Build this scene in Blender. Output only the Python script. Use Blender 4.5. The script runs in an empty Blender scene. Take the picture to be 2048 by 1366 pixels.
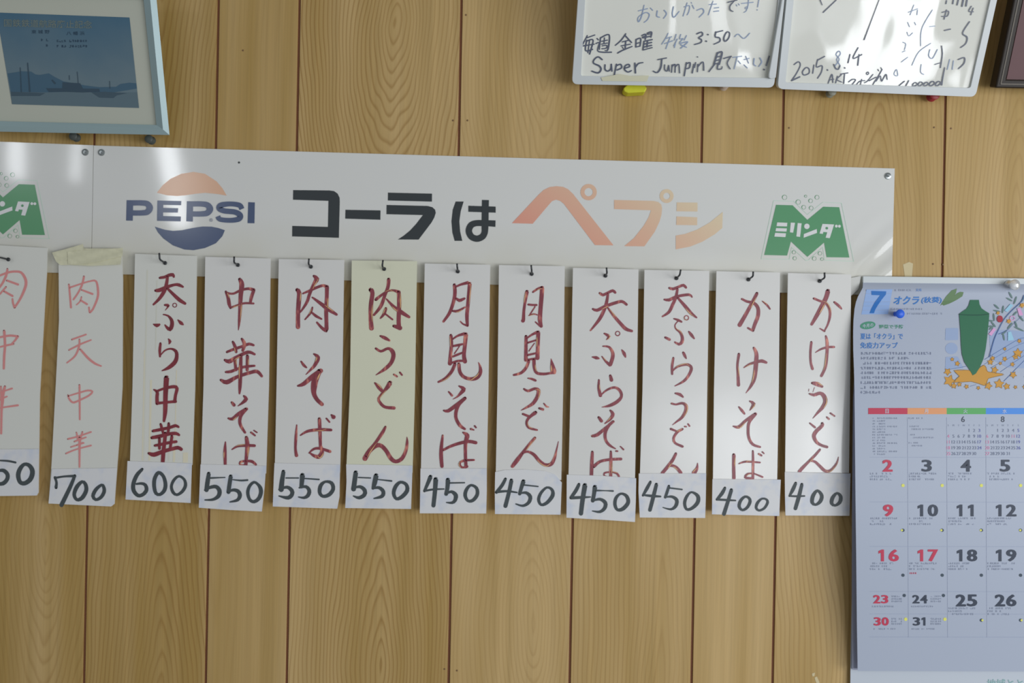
import bpy, math, random
from mathutils import Vector, Matrix
from mathutils.geometry import tessellate_polygon
random.seed(7)
SC = bpy.context.scene
COL = SC.collection

# ------------------------------------------------------------------ camera, light, exposure
D, F, ZC = 1.25, 1786.0, 1.75          # distance to the wall (m), focal length in px of a 2048 frame, camera height
ROLL = math.radians(1.09)
R = Vector((math.cos(ROLL), 0, math.sin(ROLL)))
U = Vector((-math.sin(ROLL), 0, math.cos(ROLL)))
CAM = Vector((0, -D, ZC))
cd = bpy.data.cameras.new('camera'); cam = bpy.data.objects.new('camera', cd); COL.objects.link(cam)
cd.sensor_width = 36; cd.lens = 36 * F / 2048; cd.clip_start = 0.05
M = Matrix(((R.x, U.x, 0, CAM.x), (R.y, U.y, -1, CAM.y), (R.z, U.z, 0, CAM.z), (0, 0, 0, 1)))
cam.matrix_world = M
cd.dof.use_dof = True; cd.dof.focus_distance = 1.13; cd.dof.aperture_fstop = 3.7
SC.camera = cam

w = bpy.data.worlds.new('world'); SC.world = w; w.use_nodes = True
w.node_tree.nodes['Background'].inputs[0].default_value = (0.93, 0.97, 1.0, 1)
w.node_tree.nodes['Background'].inputs[1].default_value = 0.182

SC.view_settings.view_transform = 'Standard'; SC.view_settings.look = 'None'
SC.view_settings.gamma = 1; SC.view_settings.use_curve_mapping = False
SC.view_settings.exposure = 0.0
SC.cycles.sample_clamp_indirect = 4

def P(px, py, d=0.0):
    """the point at distance d in front of the wall seen at a pixel of the photograph"""
    dr = Vector((0, 1, 0)) + R * ((px - 1024) / F) - U * ((py - 683) / F)
    return CAM + dr * (D - d)

def area(name, loc, target, sx, sy, rad, col=(1, 1, 1), roll=0.0):
    l = bpy.data.lights.new(name, 'AREA'); l.shape = 'RECTANGLE'; l.size = sx; l.size_y = sy
    l.energy = rad * math.pi * sx * sy; l.color = col
    o = bpy.data.objects.new(name, l); COL.objects.link(o)
    q = (Vector(target) - Vector(loc)).to_track_quat('-Z', 'Y')
    o.matrix_world = Matrix.Translation(loc) @ q.to_matrix().to_4x4() @ Matrix.Rotation(roll, 4, 'Z')
    return o

# daylight: a big window of the side wall, dim curtained window of the opposite wall, bright gaps in its curtains
area('side_window_light', (2.65, -2.0, 1.65), (0.4, 0, 1.5), 1.8, 1.4, 5.1, (0.94, 0.97, 1.0))
area('curtained_window_light', (1.25, -3.2, 1.62), (1.25, 0, 1.62), 1.0, 1.15, 0.95, (0.9, 0.95, 1.0))

def mirror_hit(px, py, tilt, yb=-3.2):
    """where the mirror image of the opposite side of the room is seen: reflects a camera ray at a surface tilted forward"""
    p = P(px, py, 0.03); d = (p - CAM).normalized()
    n = Vector((0, -math.cos(tilt), -math.sin(tilt)))
    r = d - 2 * d.dot(n) * n
    return p + r * ((yb - p.y) / r.y)

def mirror_light(name, x0, y0, x1, y1, tilt, rad, roll=0, col=(0.93, 0.96, 1.0)):
    a = mirror_hit(x0, y0, tilt); b = mirror_hit(x1, y1, tilt); c = (a + b) / 2
    area(name, c, c + Vector((0, 1, 0)), abs(b.x - a.x), abs(b.z - a.z), rad, col, roll)
T2 = math.radians(19)
mirror_light('curtain_gap_light', 318, 230, 352, 455, 0, 15, math.radians(12))
mirror_light('curtain_gap_light', 4, 235, 36, 355, 0, 13)
mirror_light('curtain_gap_light', 137, 235, 151, 358, 0, 13, math.radians(-3))
mirror_light('window_pane_light', 1744, -90, 1872, 176, T2, 12)
mirror_light('window_pane_light', 1652, -90, 1697, 125, T2, 12, math.radians(3))
mirror_light('window_pane_light', 1474, -90, 1526, 138, T2, 12, math.radians(6))
mirror_light('window_pane_light', 1356, -90, 1392, 70, T2, 9, math.radians(5))
mirror_light('window_pane_light', 1895, 60, 1915, 178, T2, 9.0)

# ------------------------------------------------------------------ helpers
def s2l(c):
    return tuple(((v / 255 + 0.055) / 1.055) ** 2.4 if v > 10 else v / 255 / 12.92 for v in c)

GAIN = 1.95     # the photograph shows a surface of albedo a at about a / GAIN
def alb(c, k=1.0):
    return tuple(min(0.95, v * GAIN * k) for v in s2l(c)) + (1,)

def mat(name, col, rough=0.5, spec=0.5, metal=0.0, noise=0.0, nscale=30.0, bump=0.0, bscale=60.0, raw=False):
    m = bpy.data.materials.new(name); m.use_nodes = True
    nt = m.node_tree; b = nt.nodes['Principled BSDF']
    c = col if raw else alb(col)
    b.inputs['Base Color'].default_value = c
    b.inputs['Roughness'].default_value = rough
    b.inputs['Specular IOR Level'].default_value = spec
    b.inputs['Metallic'].default_value = metal
    tc = nt.nodes.new('ShaderNodeTexCoord')
    if noise:
        n = nt.nodes.new('ShaderNodeTexNoise'); n.inputs['Scale'].default_value = nscale; n.inputs['Detail'].default_value = 3
        nt.links.new(tc.outputs['Object'], n.inputs['Vector'])
        mx = nt.nodes.new('ShaderNodeMix'); mx.data_type = 'RGBA'
        mx.inputs['A'].default_value = tuple(v * (1 - noise) for v in c[:3]) + (1,)
        mx.inputs['B'].default_value = tuple(min(1, v * (1 + noise)) for v in c[:3]) + (1,)
        nt.links.new(n.outputs['Fac'], mx.inputs['Factor']); nt.links.new(mx.outputs['Result'], b.inputs['Base Color'])
    if bump:
        n = nt.nodes.new('ShaderNodeTexNoise'); n.inputs['Scale'].default_value = bscale
        nt.links.new(tc.outputs['Object'], n.inputs['Vector'])
        bp = nt.nodes.new('ShaderNodeBump'); bp.inputs['Strength'].default_value = 1; bp.inputs['Distance'].default_value = bump
        nt.links.new(n.outputs['Fac'], bp.inputs['Height']); nt.links.new(bp.outputs['Normal'], b.inputs['Normal'])
    return m

def tag(o, label=None, cat=None, group=None, kind=None):
    if label: o['label'] = label
    if cat: o['category'] = cat
    if group: o['group'] = group
    if kind: o['kind'] = kind
    return o

def thing(name, loc, label, cat, group=None):
    o = bpy.data.objects.new(name, None); COL.objects.link(o); o.location = loc; o.empty_display_size = .05
    return tag(o, label, cat, group)

def wloc(o):
    v = Vector(o.location)
    while o.parent: o = o.parent; v += Vector(o.location)
    return v

def obj(name, vf, m, parent=None, smooth=False, bevel=0.0, label=None):
    """one mesh object from world-space verts and faces"""
    vs, fs = vf
    off = wloc(parent) if parent else Vector()
    me = bpy.data.meshes.new(name)
    me.from_pydata([tuple(Vector(v) - off) for v in vs], [], fs)
    me.materials.append(m)
    if smooth:
        for p in me.polygons: p.use_smooth = True
    me.update()
    o = bpy.data.objects.new(name, me); COL.objects.link(o)
    if parent: o.parent = parent
    if bevel:
        b = o.modifiers.new('bevel', 'BEVEL'); b.width = bevel; b.segments = 3; b.limit_method = 'ANGLE'
    if label: o['label'] = label
    return o

class Surf:
    """a surface of the scene: maps a photo pixel to its point on the surface"""
    def __init__(s, d=0.0, tilt=0.0, through=None, fn=None):
        s.d = d; s.fn = fn; s.n = None
        if tilt:
            s.n = Vector((0, -math.cos(tilt), -math.sin(tilt))); s.c = s.n.dot(P(*through))
    def __call__(s, px, py, lift=0.0):
        if s.n is not None:
            dr = Vector((0, 1, 0)) + R * ((px - 1024) / F) - U * ((py - 683) / F)
            t = (s.c - s.n.dot(CAM)) / s.n.dot(dr)
            return CAM + dr * (t - lift)
        d = s.fn(px, py) if s.fn else s.d
        return P(px, py, d + lift)

def join(*parts):
    vs, fs = [], []
    for a, b in parts:
        k = len(vs); vs += list(a); fs += [tuple(i + k for i in f) for f in b]
    return vs, fs

def fill(loops, surf, lift=0.0):
    """flat filled polygon with holes; loops in photo pixels"""
    flat = [p for l in loops for p in l]
    tris = tessellate_polygon([[Vector((x, -y, 0)) for x, y in l] for l in loops])
    fs = []
    for t in tris:
        a, b, c = (flat[i] for i in t)
        ar = (b[0] - a[0]) * (c[1] - a[1]) - (b[1] - a[1]) * (c[0] - a[0])
        fs.append(tuple(t) if ar < 0 else tuple(reversed(t)))
    if surf.fn:                                  # curved paper: split long triangles so that the print follows it
        flat = list(flat); todo = fs; fs = []
        while todo:
            t = todo.pop(); L = [math.dist(flat[t[i]], flat[t[(i + 1) % 3]]) for i in range(3)]
            i = L.index(max(L))
            if L[i] < 22 or len(flat) > 4000: fs.append(t); continue
            a, b, c = t[i], t[(i + 1) % 3], t[(i + 2) % 3]
            flat.append(((flat[a][0] + flat[b][0]) / 2, (flat[a][1] + flat[b][1]) / 2)); m = len(flat) - 1
            todo += [(a, m, c), (m, b, c)]
    return [surf(x, y, lift) for x, y in flat], fs

def slab(loop, surf, th, lift=0.0, holes=()):
    """a plate: front face follows the surface, th metres thick towards the wall"""
    loops = [loop] + list(holes)
    v, f = fill(loops, surf, lift)
    n = len(v)
    back = Vector((0, th, 0)) if surf.n is None else surf.n * -th
    vs = v + [p + back for p in v]
    fs = list(f) + [tuple(reversed([i + n for i in t])) for t in f]
    k = 0
    for l in loops:
        m = len(l)
        for i in range(m):
            a, b = k + i, k + (i + 1) % m
            fs.append((a, b, b + n, a + n))
        k += m
    return vs, fs

def rounded(quad, r, seg=5):
    out = []; n = len(quad)
    for i in range(n):
        p = Vector(quad[i]); a = Vector(quad[i - 1]); b = Vector(quad[(i + 1) % n])
        u = (a - p).normalized() * r; v = (b - p).normalized() * r
        for k in range(seg + 1):
            t = k / seg
            q = (p + u) * (1 - t) ** 2 + p * 2 * t * (1 - t) + (p + v) * t ** 2
            out.append((q.x, q.y))
    return out

def circle(cx, cy, r, n=20, ry=None, rot=0):
    ry = ry or r
    return [(cx + math.cos(a) * r * math.cos(rot) - math.sin(a) * ry * math.sin(rot), cy + math.cos(a) * r * math.sin(rot) + math.sin(a) * ry * math.cos(rot)) for a in (2 * math.pi * i / n for i in range(n))]

def catmull(pts, closed=False, step=3.2):
    if len(pts) < 3 and not closed: 
        q = pts if len(pts) == 2 else [pts[0], (pts[0][0] + .1, pts[0][1], pts[0][2])]
        return [tuple(q[0]), tuple((a + b) / 2 for a, b in zip(*q)), tuple(q[1])]
    n = len(pts); out = []
    rng = range(n) if closed else range(n - 1)
    for i in rng:
        if closed: p0, p1, p2, p3 = pts[(i - 1) % n], pts[i], pts[(i + 1) % n], pts[(i + 2) % n]
        else: p0, p1, p2, p3 = pts[max(i - 1, 0)], pts[i], pts[i + 1], pts[min(i + 2, n - 1)]
        k = max(2, int(math.hypot(p2[0] - p1[0], p2[1] - p1[1]) / step))
        for j in range(k):
            t = j / k
            out.append(tuple(0.5 * (2 * p1[c] + (p2[c] - p0[c]) * t + (2 * p0[c] - 5 * p1[c] + 4 * p2[c] - p3[c]) * t * t + (3 * p1[c] - p0[c] - 3 * p2[c] + p3[c]) * t ** 3) for c in range(3)))
    if not closed: out.append(tuple(pts[-1]))
    return out

def ribbon(pts, surf, lift, closed=False, flat=False, step=3.2):
    """a brush stroke: points (x, y, width) in photo pixels"""
    if len(pts) > 3 and pts[0][:2] == pts[-1][:2]: closed = True; pts = pts[:-1]
    s = catmull(pts, closed, step)
    vs, fs = [], []; n = len(s)
    def add(x, y): vs.append(surf(x, y, lift)); return len(vs) - 1
    rows = []
    for i in range(n):
        a = s[i - 1] if (i or closed) else s[0]; b = s[(i + 1) % n] if (i < n - 1 or closed) else s[-1]
        tx, ty = b[0] - a[0], b[1] - a[1]; l = math.hypot(tx, ty) or 1
        nx, ny = -ty / l, tx / l; h = max(0.25, s[i][2] / 2)
        rows.append((add(s[i][0] + nx * h, s[i][1] + ny * h), add(s[i][0] - nx * h, s[i][1] - ny * h)))
    for i in range(n if closed else n - 1):
        a, b = rows[i], rows[(i + 1) % n]
        fs.append((a[0], b[0], b[1], a[1]))
    if not closed and not flat:
        for (i, j) in ((0, 1), (n - 1, n - 2)):
            dx, dy = s[i][0] - s[j][0], s[i][1] - s[j][1]; l = math.hypot(dx, dy) or 1; dx /= l; dy /= l
            h = max(0.25, s[i][2] / 2); arc = []
            for k in range(1, 6):
                a = -math.pi / 2 + math.pi * k / 6
                arc.append(add(s[i][0] + h * (math.cos(a) * dx - math.sin(a) * dy), s[i][1] + h * (math.cos(a) * dy + math.sin(a) * dx)))
            e = rows[i]
            fs.append(tuple([e[1]] + arc + [e[0]]) if i == 0 else tuple([e[0]] + list(reversed(arc)) + [e[1]]))
            if i: fs[-1] = tuple([e[1]] + arc + [e[0]])
    # consistent facing towards the room
    out = []
    for f in fs:
        nrm = (vs[f[1]] - vs[f[0]]).cross(vs[f[2]] - vs[f[0]])
        out.append(f if nrm.y < 0 else tuple(reversed(f)))
    return vs, out

def strokes(txt, ox, oy, sc, surf, lift=0.0003, wk=1.0, step=3.2, flat=False):
    """parses 'x,y,w x,y,w; ...' drawn in a crop with origin ox, oy and scale sc"""
    parts = []; k = 0
    for line in txt.replace('\n', ' ').split(';'):
        pts = []; w = 20.0
        for t in line.split():
            q = [float(v) for v in t.split(',')]
            if len(q) > 2: w = q[2]
            pts.append((ox + q[0] / sc, oy + q[1] / sc, w * wk / sc))
        if not pts: continue
        parts.append(ribbon(pts, surf, lift + k * 1.2e-5, step=step, flat=flat)); k += 1
    return join(*parts)

def stroke_list(txt, ox, oy, sc, surf, lift=0.0003, step=3.2, wk=1.0):
    """like strokes(), but one (mean x, mean y, box, mesh) per stroke"""
    out = []; k = 0
    for line in txt.replace('\n', ' ').split(';'):
        if not line.strip(): continue
        q = [t.split(',') for t in line.split()]
        xs = [ox + float(a[0]) / sc for a in q]; ys = [oy + float(a[1]) / sc for a in q]
        out.append((sum(xs) / len(xs), sum(ys) / len(ys), (min(xs), min(ys), max(xs), max(ys)), strokes(line, ox, oy, sc, surf, lift + k * 1.2e-5, wk, step))); k += 1
    return out

def characters(name, lst, axis, cuts, m, parent):
    """one object per written character: strokes sorted by cut positions"""
    cells = {}
    for st in lst: cells.setdefault(sum(st[axis] > c for c in cuts), []).append(st[3])
    for k in sorted(cells): obj(name, join(*cells[k]), m, parent)

def ochre_streaks(lst_txt, ox, oy, sc, surf, lift, rnd):
    """where the paint ran thin along an edge of a stroke"""
    parts = []
    for line in lst_txt.replace('\n', ' ').split(';'):
        pts = []; w = 20.0
        for t in line.split():
            q = [float(v) for v in t.split(',')]
            if len(q) > 2: w = q[2]
            pts.append((ox + q[0] / sc, oy + q[1] / sc, w / sc))
        if len(pts) < 2 or rnd.random() > .55: continue
        c = catmull(pts) if len(pts) > 2 else catmull([pts[0], tuple((a + b) / 2 for a, b in zip(*pts)), pts[1]])
        if len(c) < 6: continue
        side = .30 if rnd.random() < .7 else -.30
        i0 = int(len(c) * rnd.uniform(.05, .5)); i1 = min(len(c), i0 + max(4, int(len(c) * rnd.uniform(.25, .5))))
        seg = []
        for i in range(i0, i1):
            a, b = c[max(i - 1, 0)], c[min(i + 1, len(c) - 1)]; tx, ty = b[0] - a[0], b[1] - a[1]; l = math.hypot(tx, ty) or 1
            f = math.sin(math.pi * (i - i0 + .5) / (i1 - i0))
            nx, ny = -ty / l, tx / l
            if nx < 0: nx, ny = -nx, -ny
            seg.append((c[i][0] + nx * c[i][2] * side, c[i][1] + ny * c[i][2] * side, c[i][2] * .24 * f))
        if len(seg) > 3: parts.append(ribbon(seg[::2] if len(seg) > 6 else seg, surf, lift))
    return join(*parts)

RS = random.Random(11)
def clusters(name, lst, m, parent, gap=0.8):
    """one object per written character: strokes whose boxes touch belong together"""
    groups = []
    for st in lst:
        b = st[2]; hit = [g for g in groups if any(b[0] < c[2] + gap and c[0] < b[2] + gap and b[1] < c[3] + gap and c[1] < b[3] + gap for c in (q[2] for q in g))]
        new = [st]
        for g in hit: new += g; groups.remove(g)
        groups.append(new)
    for g in groups: obj(name, join(*[q[3] for q in g]), m, parent)

def pl(txt, ox, oy, sc):
    return [(ox + float(a) / sc, oy + float(b) / sc) for a, b in (t.split(',') for t in txt.split())]

def heavy(body, cx, cy, surf, h, w=None, e=1.0, lift=.0004):
    """bold sans numerals, laid out one by one; a 1 is drawn as a bare stem with a flag"""
    parts = []; n = len(body); adv = h * .96
    for i, ch in enumerate(body):
        x = cx + (i - (n - 1) / 2) * adv
        if ch == '1':
            x -= h * .06
            parts.append(fill([[(x + a * h, cy - b * h) for a, b in ((-.07, -.5), (.19, -.5), (.19, .5), (.0, .5), (-.28, .37), (-.28, .15), (-.07, .24))]], surf, lift))
        else:
            for j, (a, b) in enumerate(((-1, 0), (-.35, .2), (.35, -.2), (1, 0))):
                parts.append(text(ch, x + a * e, cy + b * e, surf, w=h * .78, h=h, lift=lift + j * 1.2e-5, bold=.012))
    return join(*parts)
_tc = {}
def text(body, cx, cy, surf, w=None, h=None, lift=0.0004, bold=0.0, shear=0.0, slope=0.0):
    """printed text fitted into a box of w x h photo pixels around cx, cy"""
    key = (body, bold, shear)
    if key not in _tc:
        c = bpy.data.curves.new('t', 'FONT'); c.body = body; c.offset = bold; c.shear = shear; c.resolution_u = 3
        o = bpy.data.objects.new('t', c); COL.objects.link(o); bpy.context.view_layer.update()
        me = bpy.data.meshes.new_from_object(o.evaluated_get(bpy.context.evaluated_depsgraph_get()))
        _tc[key] = ([tuple(v.co[:2]) for v in me.vertices], [tuple(p.vertices) for p in me.polygons])
        bpy.data.objects.remove(o); bpy.data.curves.remove(c); bpy.data.meshes.remove(me)
    v, f = _tc[key]
    x0, x1 = min(a[0] for a in v), max(a[0] for a in v); y0, y1 = min(a[1] for a in v), max(a[1] for a in v)
    sx = w / (x1 - x0) if w else None; sy = h / (y1 - y0) if h else None
    sx = sx or sy; sy = sy or sx
    vs = []
    for a, b in v:
        X = (a - (x0 + x1) / 2) * sx; Y = -(b - (y0 + y1) / 2) * sy
        vs.append(surf(cx + X, cy + Y + X * slope, lift))
    out = []
    for t in f:
        nrm = (vs[t[1]] - vs[t[0]]).cross(vs[t[2]] - vs[t[0]])
        out.append(t if nrm.y <= 0 else tuple(reversed(t)))
    return vs, out

def micro(x0, x1, y, h, surf, lift=0.0004, seed=1, dens=0.9):
    """print far too small to read: a row of tiny marks"""
    rnd = random.Random(seed); parts = []; x = x0
    while x < x1:
        if rnd.random() < dens:
            for _ in range(3):
                a = x + rnd.random() * h * .5; b = y + (rnd.random() - .5) * h * .8
                if rnd.random() < .5: q = [(a - h * .25, b - h * .09), (a + h * .3, b - h * .09), (a + h * .3, b + h * .09), (a - h * .25, b + h * .09)]
                else: q = [(a - h * .09, y - h * .45), (a + h * .09, y - h * .45), (a + h * .09, y + h * .4), (a - h * .09, y + h * .4)]
                parts.append(fill([q], surf, lift + _ * 1e-5))
        x += h * .95
    return join(*parts)

def tube(pts, r, n=10, caps=True):
    vs, fs = [], []; prev = None
    for i, p in enumerate(pts):
        a = pts[max(i - 1, 0)]; b = pts[min(i + 1, len(pts) - 1)]
        t = (Vector(b) - Vector(a)).normalized()
        u = t.cross(Vector((0.31, 0.2, 0.93))).normalized(); v = t.cross(u)
        for k in range(n):
            g = 2 * math.pi * k / n
            vs.append(Vector(p) + (u * math.cos(g) + v * math.sin(g)) * r)
    for i in range(len(pts) - 1):
        for k in range(n):
            fs.append((i * n + k, i * n + (k + 1) % n, (i + 1) * n + (k + 1) % n, (i + 1) * n + k))
    if caps:
        fs.append(tuple(range(n))); fs.append(tuple(reversed(range((len(pts) - 1) * n, len(pts) * n))))
    return vs, fs

def lathe(base, axis, prof, n=20):
    """profile of (distance along axis, radius) revolved about axis from base"""
    axis = Vector(axis).normalized(); u = axis.cross(Vector((0.3, 0.1, 0.9))).normalized(); v = axis.cross(u)
    vs, fs = [], []
    for a, r in prof:
        for k in range(n):
            g = 2 * math.pi * k / n
            vs.append(Vector(base) + axis * a + (u * math.cos(g) + v * math.sin(g)) * max(r, 1e-5))
    for i in range(len(prof) - 1):
        for k in range(n):
            fs.append((i * n + k, (i + 1) * n + k, (i + 1) * n + (k + 1) % n, i * n + (k + 1) % n))
    fs.append(tuple(range(n))); fs.append(tuple(reversed(range((len(prof) - 1) * n, len(prof) * n))))
    return vs, fs

def box(x0, x1, y0, y1, z0, z1):
    v = [(x, y, z) for x in (x0, x1) for y in (y0, y1) for z in (z0, z1)]
    return v, [(0, 1, 3, 2), (4, 6, 7, 5), (0, 4, 5, 1), (2, 3, 7, 6), (0, 2, 6, 4), (1, 5, 7, 3)]

# ------------------------------------------------------------------ materials
def wood_material():
    m = bpy.data.materials.new('printed_pine'); m.use_nodes = True
    nt = m.node_tree; N = nt.nodes; L = nt.links; b = N['Principled BSDF']
    def node(t, **kw):
        n = N.new(t)
        for k, v in kw.items(): setattr(n, k, v)
        return n
    def math_(op, a, b2=None, c=None):
        n = node('ShaderNodeMath', operation=op)
        for i, v in enumerate((a, b2, c)):
            if v is None: continue
            if isinstance(v, (int, float)): n.inputs[i].default_value = v
            else: L.new(v, n.inputs[i])
        return n.outputs[0]
    geo = node('ShaderNodeNewGeometry'); sep = node('ShaderNodeSeparateXYZ'); L.new(geo.outputs['Position'], sep.inputs[0])
    X, Z = sep.outputs['X'], sep.outputs['Z']
    def noise(sx, sz, detail=2, off=0.0, scale=1.0):
        c = node('ShaderNodeCombineXYZ'); L.new(math_('MULTIPLY', X, sx), c.inputs[0]); L.new(math_('MULTIPLY', Z, sz), c.inputs[2]); c.inputs[1].default_value = off
        n = node('ShaderNodeTexNoise'); n.inputs['Scale'].default_value = scale; n.inputs['Detail'].default_value = detail
        L.new(c.outputs[0], n.inputs['Vector']); return n.outputs['Fac']
    def attr(name):
        a = node('ShaderNodeAttribute', attribute_type='OBJECT', attribute_name=name); s = node('ShaderNodeSeparateXYZ'); L.new(a.outputs['Vector'], s.inputs[0]); return s.outputs
    A, B, C = attr('grain_a'), attr('grain_b'), attr('grain_c')
    wx = math_('MULTIPLY', math_('SUBTRACT', noise(9, 3.2, 2, 1.0), 0.5), 0.034)
    wz = math_('MULTIPLY', math_('SUBTRACT', noise(16, 7, 2, 5.0), 0.5), 0.10)
    def ell(a):
        dx = math_('ABSOLUTE', math_('ADD', math_('SUBTRACT', X, a['X']), wx)); dz = math_('ABSOLUTE', math_('MULTIPLY', math_('ADD', math_('SUBTRACT', Z, a['Z']), wz), a['Y']))
        return math_('POWER', math_('ADD', math_('ADD', math_('POWER', dx, 1.6), math_('POWER', dz, 1.6)), 0.0001), 0.625)
    n = node('ShaderNodeMath', operation='SMOOTH_MIN'); L.new(ell(A), n.inputs[0]); L.new(ell(B), n.inputs[1]); n.inputs[2].default_value = 0.02
    r = n.outputs[0]
    r2 = math_('ADD', r, math_('MULTIPLY', math_('SUBTRACT', noise(25, 2, 1, 9.0), 0.5), 0.006))
    # rings get tighter outwards
    q = math_('MULTIPLY', math_('POWER', r2, 0.95), 165)
    fr = math_('FRACT', q)
    line = node('ShaderNodeValToRGB'); cr = line.color_ramp
    cr.elements[0].position = 0; cr.elements[0].color = (0, 0, 0, 1); cr.elements[1].position = 1; cr.elements[1].color = (0, 0, 0, 1)
    e = cr.elements.new(0.50); e.color = (0.12, 0.12, 0.12, 1)
    e = cr.elements.new(0.78); e.color = (1, 1, 1, 1)
    e = cr.elements.new(0.92); e.color = (0.25, 0.25, 0.25, 1)
    L.new(fr, line.inputs[0])
    amp = math_('MULTIPLY', math_('MULTIPLY', line.outputs[0], C['X']), math_('ADD', math_('MULTIPLY', noise(9, 2.5, 1, 21.0), 1.3), 0.05))
    fine = math_('MULTIPLY_ADD', noise(170, 2, 2, 33.0), 0.5, math_('MULTIPLY', noise(520, 4, 3, 3.0), 0.5)); broad = noise(22, 1.1, 2, 13.0)
    base = node('ShaderNodeMix', data_type='RGBA'); base.inputs['A'].default_value = alb((142, 116, 66)); base.inputs['B'].default_value = alb((164, 139, 95))
    br = node('ShaderNodeMapRange'); L.new(math_('ADD', broad, C['Y']), br.inputs['Value']); br.inputs['From Min'].default_value = .3; br.inputs['From Max'].default_value = .72
    L.new(br.outputs[0], base.inputs['Factor'])
    d = node('ShaderNodeMix', data_type='RGBA'); L.new(base.outputs['Result'], d.inputs['A']); d.inputs['B'].default_value = alb((118, 86, 40))
    L.new(math_('MULTIPLY', amp, 0.54), d.inputs['Factor'])
    f2 = node('ShaderNodeMix', data_type='RGBA', blend_type='MULTIPLY'); L.new(d.outputs['Result'], f2.inputs['A'])
    fm = node('ShaderNodeMapRange'); L.new(fine, fm.inputs['Value']); fm.inputs['From Min'].default_value = .35; fm.inputs['From Max'].default_value = .65; fm.inputs['To Min'].default_value = .89; fm.inputs['To Max'].default_value = 1.04
    g = node('ShaderNodeCombineXYZ'); L.new(fm.outputs[0], g.inputs[0]); L.new(fm.outputs[0], g.inputs[1]); L.new(fm.outputs[0], g.inputs[2])
    L.new(g.outputs[0], f2.inputs['B']); f2.inputs['Factor'].default_value = 1
    L.new(f2.outputs['Result'], b.inputs['Base Color'])
    b.inputs['Roughness'].default_value = 0.42; b.inputs['Specular IOR Level'].default_value = 0.35
    return m

def ink_material(name, c1, c2, share=0.3, rough=0.35, scale=45):
    """brushed paint: dark body, streaks where it ran thin"""
    m = bpy.data.materials.new(name); m.use_nodes = True
    nt = m.node_tree; N = nt.nodes; L = nt.links; b = N['Principled BSDF']
    tc = N.new('ShaderNodeTexCoord'); mp = N.new('ShaderNodeMapping'); mp.inputs['Rotation'].default_value = (0, math.radians(25), 0); mp.inputs['Scale'].default_value = (2.4, 1, 0.8)
    n = N.new('ShaderNodeTexNoise'); n.inputs['Scale'].default_value = scale; n.inputs['Detail'].default_value = 2
    L.new(tc.outputs['Object'], mp.inputs[0]); L.new(mp.outputs[0], n.inputs['Vector'])
    r = N.new('ShaderNodeValToRGB'); L.new(n.outputs['Fac'], r.inputs[0])
    r.color_ramp.elements[0].position = 0.3; r.color_ramp.elements[0].color = alb(tuple(v * .86 for v in c1))
    r.color_ramp.elements[1].position = 0.74 - share * .1; r.color_ramp.elements[1].color = alb(c2)
    e = r.color_ramp.elements.new(0.66 - share * .5); e.color = alb(c1)
    L.new(r.outputs[0], b.inputs['Base Color']); b.inputs['Roughness'].default_value = rough
    return m

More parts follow.
